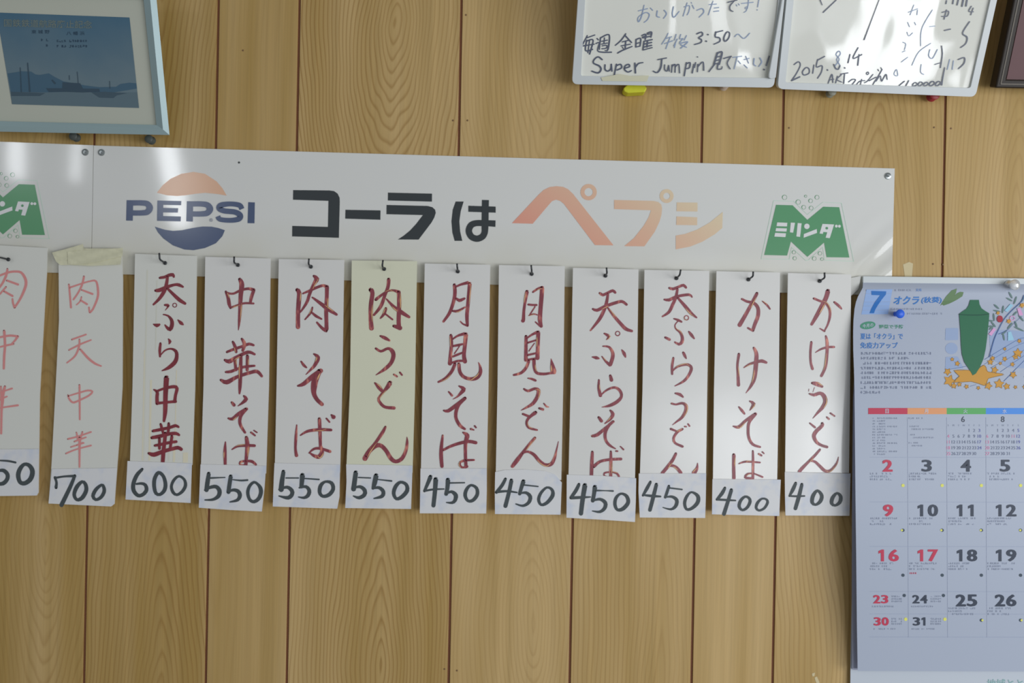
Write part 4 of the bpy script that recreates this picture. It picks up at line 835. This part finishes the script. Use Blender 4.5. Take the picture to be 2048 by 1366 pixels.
clusters('marker_character', stroke_list('''195,520,10 230,498,10 245,525,10 215,590,10 175,650,12; 175,650,12 240,620,12; 290,545,10 262,580,10 275,605,10 315,590,10 315,555,10 290,545,10; 355,525,10 345,590,10; 385,480,10 375,540,10 420,530,10 415,580,10 385,630,10; 385,485,10 440,455,10; 463,563,12 465,566,12; 602,546,12 604,549,12; 645,440,10 630,505,10; 710,385,10 670,470,10 740,440,10; 718,440,10 708,525,12;
 470,670,9 500,600,10 508,665,9; 480,645,8 515,638,8; 545,615,9 530,668,9; 575,605,8 540,640,8 580,662,8; 570,598,9 628,588,9; 602,598,9 595,672,10; 635,660,9 665,640,9 690,645,9 660,685,9; 700,680,8 725,655,8 765,650,8; 740,640,8 728,690,8; 790,580,8 778,592,8 785,602,8 797,592,8 790,580,8; 762,668,8 790,650,8 830,600,8; 800,652,8 855,622,8; 830,680,9 870,620,9 905,560,9; 855,655,9 890,612,9 900,655,9 935,600,9 945,640,9; 870,560,7 878,572,7; 895,545,7 902,558,7;
 515,520,10 530,550,10 550,560,10 565,530,10; 1425,5,9 1420,30,9; 1480,0,10 1475,30,10; 1520,0,10 1510,40,10; 1560,0,13 1550,50,12; 1590,0,12 1582,48,12; 1625,50,8 1605,90,8 1640,95,8; 1640,65,8 1620,120,8; 1610,175,9 1555,265,9 1590,300,11 1580,350,9 1540,383,9; 1520,480,9 1568,465,10 1565,510,10 1520,555,8; 1390,100,8 1440,90,8 1430,130,8 1388,132,8; 1425,80,8 1405,155,8; 1410,245,10 1455,235,10; 1385,370,8 1390,440,9 1375,545,9; 1330,520,7 1380,505,7; 1410,545,8 1395,620,10 1385,685,11;
 880,0,6 820,160,6 760,320,9; 535,0,8 430,100,9; 405,0,8 422,40,6; 1085,655,8 1040,692,8; 1120,650,8 1095,695,8; 1170,665,8 1150,685,8 1160,695,8 1190,680,8 1170,665,8; 1215,660,8 1195,682,8 1208,692,8 1235,675,8 1215,660,8; 1262,662,8 1240,682,8 1250,692,8 1280,678,8 1262,662,8; 1310,655,9 1285,680,9 1300,692,9 1330,672,9 1310,655,9; 1360,655,9 1335,680,9 1350,692,9 1378,670,9 1360,655,9''', *q, s2, .0008, step=2), M_pen, b2)
clusters('marker_character', stroke_list('''555,412,8 532,440,8 558,480,8 522,540,8 545,560,8 565,530,8 538,480,8 568,435,8 555,412,8; 1115,100,6 1190,70,6; 1160,40,6 1130,120,6; 1190,80,6 1185,120,6; 1110,180,6 1125,215,6; 1165,180,6 1175,200,6; 1105,260,6 1120,290,6 1150,265,6; 1070,340,6 1095,355,6 1085,400,6; 1065,420,6 1090,410,6; 1060,500,6 1110,462,6; 1310,80,6 1225,230,6 1215,370,6; 1295,350,6 1200,420,6 1145,525,6; 1285,215,6 1330,210,6; 1290,400,7 1280,450,7 1310,470,7 1350,400,7; 1020,560,6 1000,600,6 1030,610,6 1020,560,6; 1220,520,6 1215,580,6 1240,600,6; 1450,480,7 1430,560,7; 1480,490,7 1470,560,7''', *q, s2, .0008, step=2), M_pen2, b2)

# dark frame at the right edge
s3 = Surf(tilt=T2, through=(2100, 172, .026))
M_darkw = mat('frame_dark_wood', (34, 28, 23), .4, .25); M_line = mat('frame_dull_gold_line', (74, 66, 54), .4); M_maroon = mat('picture_maroon', (72, 40, 42), .5, noise=.1)
df = thing('picture_frame', s3(2150, 178), 'dark brown wooden frame with a maroon picture, at the upper right edge', 'picture frame')
do = [(2096, -330), (2600, -330), (2420, 184), (1991, 176)]; di = [(2112, -310), (2580, -310), (2400, 166), (2013, 159)]
obj('frame', slab(do, s3, .018, .004, holes=[list(reversed(di))]), M_darkw, df, bevel=.002)
obj('gold_line', strokes('2105,-320,2 2002,167.5,2; 2002,168,2 2410,175,2', 0, 0, 1, s3, .0046), M_line, df)
obj('picture', slab(di, s3, .003, .0005), M_maroon, df)

# ------------------------------------------------------------------ pins
def pin(px, py, col, label, L_=.020, r=.0058, rough=.4, cat='push pin', name='push_pin'):
    base = P(px, py, .0)
    hd = P(px, py, L_)
    ax = (hd - base)
    t = thing(name, base, label, cat)
    obj('head', lathe(base + ax * .38, (0, -1, 0), [(0, r * .95), (.001, r), (.0022, r * .62), (L_ * .4, r * .48), (L_ * .5, r * .8), (L_ * .56, r), (L_ * .6, r * .9)], 20), mat(name + '_plastic', col, rough), t, smooth=True)
    obj('shaft', lathe(base + Vector((0, .003, 0)), (0, -1, 0), [(0, .0006), (L_ * .45, .0006)], 8), M_steel, t)
    return t
pin(154, 276, (60, 64, 60), 'grey push pin below the blue print, left of a pair')
pin(304, 281.5, (60, 64, 60), 'grey push pin below the lower right corner of the blue print')
pin(1447, 174, (168, 152, 138), 'clear brownish push pin under the whiteboard with the time 3:50')
pin(1659, 188, (116, 116, 104), 'grey push pin under the whiteboard dated 2015.8.14')
pin(1862, 194, (128, 34, 42), 'dark red push pin under the whiteboard dated 2015.8.14', r=.007)
yl = thing('putty_lump', P(1268, 176, .0), 'bright yellow lump of putty under the whiteboard with the time 3:50', 'putty')
ys = Surf(.020)
obj('lump', slab(pl('4,9 12,2 30,0 46,2 51,9 47,17 28,18 12,19 5,15', 1243, 167, 1), ys, .018), mat('putty_yellow', (172, 172, 42), .5, noise=.1, nscale=60), yl, bevel=.003, smooth=False)

# ------------------------------------------------------------------ calendar
def cal_depth(x, y):
    t = max(0, min(1, (y - 563) / 15)); t = t * t * (3 - 2 * t)
    return .0075 + .010 * t + (.024 * math.sin(math.pi * (y - 600) / 760) if 600 < y < 1360 else 0)
PG = Surf(fn=cal_depth)
M_page = mat('calendar_paper', (141, 148, 162), .45, .4)
M_page2 = mat('calendar_paper_under', (138, 141, 158), .6)
M_back = mat('calendar_back_sheet', (158, 164, 172), .6)
cal = thing('wall_calendar', P(1990, 1420, .006), 'large paper July wall calendar with an okra drawing, hung right of the menu strips', 'calendar')
XR = 2300
def sheet(left, surf, x1, m, name, parent, lift=0.0, nx=14):
    vs, fs = [], []; dense = []
    for (xa, ya), (xb, yb) in zip(left[:-1], left[1:]):
        k = max(1, int((yb - ya) / 9)); dense += [(xa + (xb - xa) * j / k, ya + (yb - ya) * j / k) for j in range(k)]
    left = dense + [left[-1]]
    for (x0, y) in left:
        for k in range(nx + 1): vs.append(surf(x0 + (x1 - x0) * (k / nx), y + .012 * (x0 + (x1 - x0) * (k / nx) - 1720) * (1 if y < 600 else .25), lift))
    n = nx + 1
    for i in range(len(left) - 1):
        for k in range(nx): fs.append((i * n + k, (i + 1) * n + k, (i + 1) * n + k + 1, i * n + k + 1))
    return obj(name, (vs, fs), m, parent, smooth=True)
LE = [(1726, 562), (1725.5, 575), (1721, 584), (1716, 593), (1712, 604), (1709, 618), (1707, 640), (1706.3, 665), (1706.5, 700), (1708, 740), (1709, 780), (1710, 890), (1711, 1000), (1712.3, 1100), (1713.7, 1240), (1715.3, 1342)]
pg = sheet(LE, PG, XR, M_page, 'page', cal)
sheet([(1727, 562), (1714, 640), (1706, 800), (1704, 1000), (1703.5, 1180), (1704, 1335), (1706, 1340)], Surf(fn=lambda x, y: .009 + max(0, cal_depth(x, y) - .0175) * .7), XR - 4, M_page2, 'under_page', cal)
obj('back_sheet', slab([(1728, 560), (2296, 566), (2290, 1470), (1700, 1466), (1701, 1330), (1708, 1000)], Surf(.0065), .0006), M_back, cal)
obj('top_rail', slab([(1726, 552.2), (2048, 556.6), (2304, 560), (2304, 572), (2048, 569), (1726, 565.5)], Surf(.010), .004), mat('calendar_rail', (166, 171, 172), .35), cal, bevel=.0006)
C = dict(red=(160, 54, 74), black=(54, 60, 72), blue=(50, 101, 160), green=(78, 142, 84), orange=(190, 130, 92), hblue=(66, 118, 186), micro=(122, 129, 145), body=(102, 109, 128), lblue=(122, 146, 184), pale=(126, 141, 168), rule=(130, 138, 156), okra=(44, 92, 68), okrad=(34, 72, 58), star=(168, 124, 54), starl=(120, 92, 48), line=(58, 84, 128), leaf=(84, 106, 104), pink=(180, 136, 172), lb=(128, 166, 206), redb=(140, 46, 58), white=(164, 172, 188), satblue=(88, 94, 146), pods=(84, 108, 76), dkg=(66, 122, 100), yel=(186, 188, 92), moon=(60, 70, 80), purple=(140, 90, 150), sub=(120, 150, 150), sun=(190, 120, 150), m7=(36, 92, 155))
CM = {k: mat('cal_' + k, c, .5, .3) for k, c in C.items()}
LAY = {}
def lay(k, name, *geo): LAY.setdefault((name, k), []).extend(geo)
t = (1690, 540, 5.693)
def X(x): return t[0] + x / t[2]
def Y(y): return t[1] + y / t[2]
lay('lblue', 'month_box', fill([pl('245,222 540,219 490,502 186,506', *t)], PG, .0002))
lay('pale', 'month_box_grid', *[strokes(f'{245 - 59 * k / 6:.0f},{222 + 284 * k / 6:.0f},5 {540 - 50 * k / 6:.0f},{219 + 283 * k / 6:.0f},5', *t, PG, .0003) for k in range(1, 6)])
lay('m7', 'month_numeral', fill([pl('300,238 470,243 466,278 420,335 375,400 345,450 330,492 280,492 300,440 335,375 400,288 303,284', *t)], PG, .0005))
lay('blue', 'heading', text('オクラ', X(700), Y(345), PG, w=52, h=17, bold=.03, shear=.2), text('(秋葵)', X(985), Y(345), PG, w=41, h=14, bold=.025, shear=.1),
    text('夏は「オクラ」で', X(418), Y(755), PG, w=85, h=12.5, bold=.012), text('免疫力アップ', X(388), Y(858), PG, w=75, h=12.5, bold=.012), text('aoba' if False else '文月', X(838), Y(227), PG, h=5.5))
lay('dkg', 'heading_green', fill([circle(X(260), Y(630), 15.5, 26, 7.6, math.radians(-9))], PG, .0003), text('野菜で予防', X(527), Y(645), PG, w=49, h=8, bold=.015))
lay('white', 'badge_lettering', text('今月の', X(260), Y(632), PG, w=22, h=7.5, lift=.0007, bold=.01, slope=-.15))
lay('micro', 'fine_print', micro(X(570), X(755), Y(230), 4, PG, seed=5), micro(X(520), X(880), Y(445), 4, PG, seed=6), micro(X(640), X(1115), Y(498), 4.4, PG, seed=7))
for k, (y, xe) in enumerate(((950, 990), (1005, 730), (1062, 965), (1118, 965), (1172, 985), (1225, 985), (1283, 985), (1338, 985), (1393, 395))):
    lay('body', 'paragraph', micro(X(185), X(xe), Y(y), 6, PG, seed=20 + k, dens=.95))
lay('pods', 'okra_pods', fill([pl('1085,408 1115,352 1160,290 1215,232 1250,220 1274,210 1265,262 1245,292 1280,262 1312,248 1352,252 1336,300 1270,342 1195,380 1125,405 1105,392', *t)], PG, .0003))
lay('pale', 'tinted_squares', *[fill([rounded(pl(q_, *t), 2)], PG, .0002) for q_ in ('1145,662 1290,660 1288,797 1140,800', '1145,990 1285,985 1350,1120 1140,1132', '1640,690 1850,680 2040,700 2040,1120 1850,1110 1660,1010')], fill([circle(X(1212), Y(893), 12.5, 22, 11.5)], PG, .0002))
lay('okra', 'okra_drawing', fill([pl('1425,340 1525,340 1532,390 1555,435 1600,468 1640,490 1643,520 1632,640 1618,780 1602,900 1578,1010 1535,1110 1490,1180 1455,1200 1415,1130 1360,1050 1332,960 1322,850 1315,700 1300,500 1340,470 1385,440 1410,400', *t)], PG, .0008))
lay('okrad', 'okra_drawing_lines', strokes('1305,505,10 1400,512,12 1540,512,12 1640,500,10', *t, PG, .0011))
u = (1860, 660, 9.755); u2 = (1860, 540, 9.755)
big = pl('465,790 760,785 850,850 940,760 1050,685 1100,740 1130,815 1420,855 1400,885 1140,945 1110,1040 1060,1085 810,1005 455,1025 575,900', *u)
lay('star', 'star_drawing', fill([big], PG, .0005))
lay('starl', 'star_outlines', ribbon([(a, b, 1.0) for a, b in big] + [(*big[0], 1.0)], PG, .0006, step=50))
def star(cx, cy, r, rot=0.2):
    pts = []
    for i in range(10):
        a = rot + math.pi * i / 5; rr = r if i % 2 == 0 else r * .52
        pts.append((cx + rr * math.cos(a), cy + rr * math.sin(a)))
    return pts
for k, (x, y, r) in enumerate(((345, 815, 75), (380, 990, 120), (470, 1090, 60), (575, 1060, 50), (715, 1105, 48), (945, 1130, 40), (1140, 1090, 80), (1350, 1050, 100), (1500, 1100, 68), (1670, 1115, 38), (1625, 875, 70), (1265, 780, 72), (1180, 625, 62), (1225, 550, 48), (1375, 650, 36), (1460, 565, 52), (1610, 670, 48), (1715, 450, 95), (1670, 520, 65), (1745, 215, 45), (1460, 370, 36), (535, 655, 54), (435, 572, 40), (1850, 1110, 45), (1900, 900, 60), (1990, 400, 60), (2100, 700, 70))):
    p_ = star(u[0] + x / u[2], u[1] + y / u[2], r / u[2] * 1.05, .3 + k)
    lay('star', 'star_drawing', fill([p_], PG, .0003 + k * 1e-5 * .5)); lay('starl', 'star_outlines', ribbon([(a, b, .5) for a, b in p_] + [(*p_[0], .5)], PG, .00062 + k * 1e-6, step=50))
lay('line', 'star_trails', strokes('1065,575,9 1690,200,9 1834,152,9 2100,60,9; 1060,670,6 1600,350,6 1834,250,6 2100,150,6; 1180,740,6 1834,390,6 2200,180,6; 1370,820,7 1834,500,7 2200,260,7; 1440,1000,11 1834,600,11 2150,300,11; 400,765,7 560,735,7 710,708,7; 780,1100,5 900,1065,5', *u, PG, .00025))
lay('line', 'bamboo_stem', strokes('1834,490,14 1780,620,16 1600,790,14 1450,960,14 1330,1180,16 1250,1366,16 1160,1690,16', *u2, PG, .0009), strokes('1340,1250,8 1500,1180,8 1640,1040,6 1800,900,5', *u2, PG, .0009))
for k, (x, y, a, l) in enumerate(((1575, 490, 62, 75), (1550, 575, 30, 70), (1665, 590, -70, 85), (1300, 715, 42, 70), (1310, 800, 12, 75), (1425, 770, -82, 80), (1250, 920, 85, 80), (1180, 990, 5, 60), (1660, 850, -45, 60), (1560, 1090, -52, 80), (1170, 1100, -8, 60), (1740, 1150, 25, 110), (1450, 1220, -40, 70), (1240, 1060, 50, 70), (1200, 1130, -40, 60), (1440, 1310, 80, 70), (1780, 940, 50, 80), (1820, 560, -60, 80), (1680, 1060, 70, 70))):
    lay('leaf', 'bamboo_leaves', fill([circle(u2[0] + x / u2[2], u2[1] + y / u2[2], l / u2[2], 10, 17 / u2[2], math.radians(a))], PG, .0007 + k * 1e-6))
lay('lb', 'paper_streamers_blue', fill([pl('1570,660 1625,690 1510,820 1455,790', *u2)], PG, .0009), fill([pl('1520,1210 1580,1200 1640,1366 1520,1380', *u2)], PG, .0009))
lay('pink', 'paper_streamers_pink', fill([pl('1240,1130 1290,1160 1200,1285 1145,1250', *u2)], PG, .0009), fill([pl('1700,750 1760,740 1820,880 1740,890', *u2)], PG, .0009), ribbon([(u2[0] + (1610 + 45 * math.cos(a)) / u2[2], u2[1] + (940 + 40 * math.sin(a)) / u2[2], 1.6) for a in [i * .628 for i in range(11)]], PG, .0009))
lay('redb', 'red_ornament', fill([circle(u2[0] + 1365 / u2[2], u2[1] + 955 / u2[2], 6, 14, 7)], PG, .0009))
lay('star', 'star_drawing', *[fill([star(u2[0] + x / u2[2], u2[1] + y / u2[2], r / u2[2])], PG, .001) for x, y, r in ((1330, 840, 45), (1540, 1000, 55), (1800, 690, 60))])
# weekday bar
t3 = (1690, 780, 5.693)
cols = [1736.6 + 78.4 * i for i in range(8)]
for k, (cn, ch) in enumerate((('red', '日'), ('orange', '月'), ('green', '火'), ('hblue', '水'), ('purple', '木'), ('dkg', '金'), ('hblue', '土'))):
    y0 = 780 + 205 / 5.693 + .3 * k * 0
    lay(cn, 'weekday_bar', fill([[(cols[k], y0), (cols[k + 1], y0), (cols[k + 1], y0 + 12.3), (cols[k], y0 + 12.3)]], PG, .0003))
    lay('white', 'weekday_lettering', text(ch, cols[k] + 37.5, y0 + 6.2, PG, h=8.5, lift=.0006, bold=.01))
lay('black', 'small_month_numerals', text('6', 1690 + 1345 / 5.693, 780 + 333 / 5.693, PG, h=11.5), text('8', 1690 + 1797 / 5.693, 780 + 333 / 5.693, PG, h=11.5))
for x0, first, n, reds in ((1178, 4, 30, ()), (1622, 2, 31, (11,))):
    for d in range(1, n + 1):
        c_ = (first + d - 1) % 7; r_ = (first + d - 1) // 7
        k = 'sun' if c_ == 0 or d in reds else ('satblue' if c_ == 6 else 'body')
        lay(k, 'small_calendar_dates', text(str(d), 1690 + (x0 + 59 * c_) / 5.693, 780 + (460 + 66 * r_) / 5.693, PG, h=6.3))
    for c_ in range(7): lay('micro', 'small_calendar_dates', text('SMTWTFS'[c_], 1690 + (x0 + 59 * c_) / 5.693, 780 + 403 / 5.693, PG, h=3.4))
for k in range(14): lay('micro', 'fine_print', micro(1690 + 370 / 5.693, 1690 + (590 if k % 3 == 0 else 450) / 5.693, 780 + (322 + 31.5 * k) / 5.693, 3.6, PG, seed=60 + k), micro(1690 + 318 / 5.693, 1690 + 340 / 5.693, 780 + (322 + 31.5 * k) / 5.693, 3.2, PG, seed=80 + k))
for k, (a, b, y) in enumerate(((725, 890, 322), (740, 840, 415), (760, 1010, 447), (730, 820, 510), (760, 1010, 542), (730, 840, 602), (760, 875, 635))): lay('micro', 'fine_print', micro(1690 + a / 5.693, 1690 + b / 5.693, 780 + y / 5.693, 3.4, PG, seed=100 + k))
for wk in range(4):
    for c_ in range(7):
        d = 2 + wk * 7 + c_; small = wk == 3 and c_ < 2
        y = (931.5, 1021, 1111, 1201)[wk]; cx = cols[c_] + (38.5 if not small else 25)
        if wk and not small: cx += 1.2
        k = 'red' if c_ == 0 or d == 17 else ('satblue' if c_ == 6 else 'black')
        if d > 29: continue
        lay(k, 'date_numerals', heavy(str(d), cx, y if not small else 1198.5, PG, h=23.5 if not small else 16.5, w=(19 if d < 10 else 39) if not small else 27, e=1.25 if not small else .9))
        if not small:
            for j in range(3): lay('micro', 'fine_print', micro(cols[c_] + 4, cols[c_] + (50, 30, 46)[j] + 8 * ((c_ + wk + j) % 2), y + 15.8 + 5.8 * j, 4.2, PG, seed=200 + d * 3 + j, dens=.8))
            my = y + 39.5; mx_ = cols[c_] + 69.5
        else:
            for j in range(3): lay('micro', 'fine_print', micro(cols[c_] + 47, cols[c_] + 68, 1193 + 5 * j, 3.8, PG, seed=300 + d * 3 + j))
            lay('micro', 'fine_print', micro(cols[c_] + 8, cols[c_] + 50, 1213, 3.6, PG, seed=400 + d)); my = 1191; mx_ = cols[c_] + 72
        lay('yel' if wk == 0 else 'moon', 'moon_phase_dots', fill([circle(mx_, my, 3.3, 14)], PG, .0003))
        if wk == 1 or (wk == 3 and not small): lay('yel', 'moon_phase_dots', fill([circle(mx_ - (2.2 - c_ * .5) if wk == 1 else mx_ + 2, my, 2.2, 12)], PG, .0004))
for c_, d in ((0, '30'), (1, '31')):
    lay('red' if c_ == 0 else 'black', 'date_numerals', heavy(d, cols[c_] + 26, 1243, PG, h=16.5, w=27, e=.9))
    for j in range(3): lay('micro', 'fine_print', micro(cols[c_] + 47, cols[c_] + 68, 1238 + 5 * j, 3.8, PG, seed=500 + c_ * 3 + j))
    lay('micro', 'fine_print', micro(cols[c_] + 8, cols[c_] + 55, 1258, 3.6, PG, seed=520 + c_)); lay('yel', 'moon_phase_dots', fill([circle(cols[c_] + 75, 1238.5, 3.4, 14)], PG, .0003))
lay('red', 'fine_print_red', micro(cols[1] + 4, cols[1] + 18, 1146.5, 4.2, PG, seed=601))
lay('rule', 'cell_rules', *[strokes(f'1740,{y},0.6 2285,{y + 1},0.6', 0, 0, 1, PG, .0002) for y in (914.5, 1004, 1093, 1183, 1228, 1274)], *[strokes(' '.join(f'{x + 2 * j / 10},{835 + 44 * j},0.6' for j in range(11)), 0, 0, 1, PG, .00022, step=20) for x in cols[1:7]])
BK = Surf(.0065)
lay('sub', 'footer_lettering', text('地域とともに', 2030, 1367, BK, w=112, h=17.5, bold=.012, lift=.0004))
SPLIT = dict(date_numerals='date_numeral', weekday_bar='weekday_bar', weekday_lettering='weekday_letter', star_drawing='printed_star', tinted_squares='tinted_square', heading='heading_line', okra_pods='okra_pods', bamboo_leaves='bamboo_leaf', moon_phase_dots='moon_phase_dot', paper_streamers_blue='paper_streamer', paper_streamers_pink='paper_streamer', small_month_numerals='small_month_numeral', heading_green='green_heading')
for (name, k), geo in LAY.items():
    par = pg if name != 'footer_lettering' else cal
    if name in SPLIT:
        for g_ in geo: obj(SPLIT[name], g_, CM[k], par)
    else:
        o = obj(name, join(*geo), CM[k], par)
        if len(geo) > 1 or name in ('fine_print_red',): o['kind'] = 'stuff'
# pins on the calendar
b_ = pin(1787.5, 628.5, (40, 84, 205), 'bright blue push pin in the calendar beside the heading', L_=.036, r=.0062)
M_clear = mat('clear_plastic', (200, 204, 208), .12); M_clear.node_tree.nodes['Principled BSDF'].inputs['Transmission Weight'].default_value = .6
c_ = pin(2018, 571, (196, 200, 206), 'clear push pin through the top of the calendar', L_=.026, r=.0075, rough=.12)
for o in c_.children:
    if o.name.startswith('head'): o.data.materials[0] = M_clear
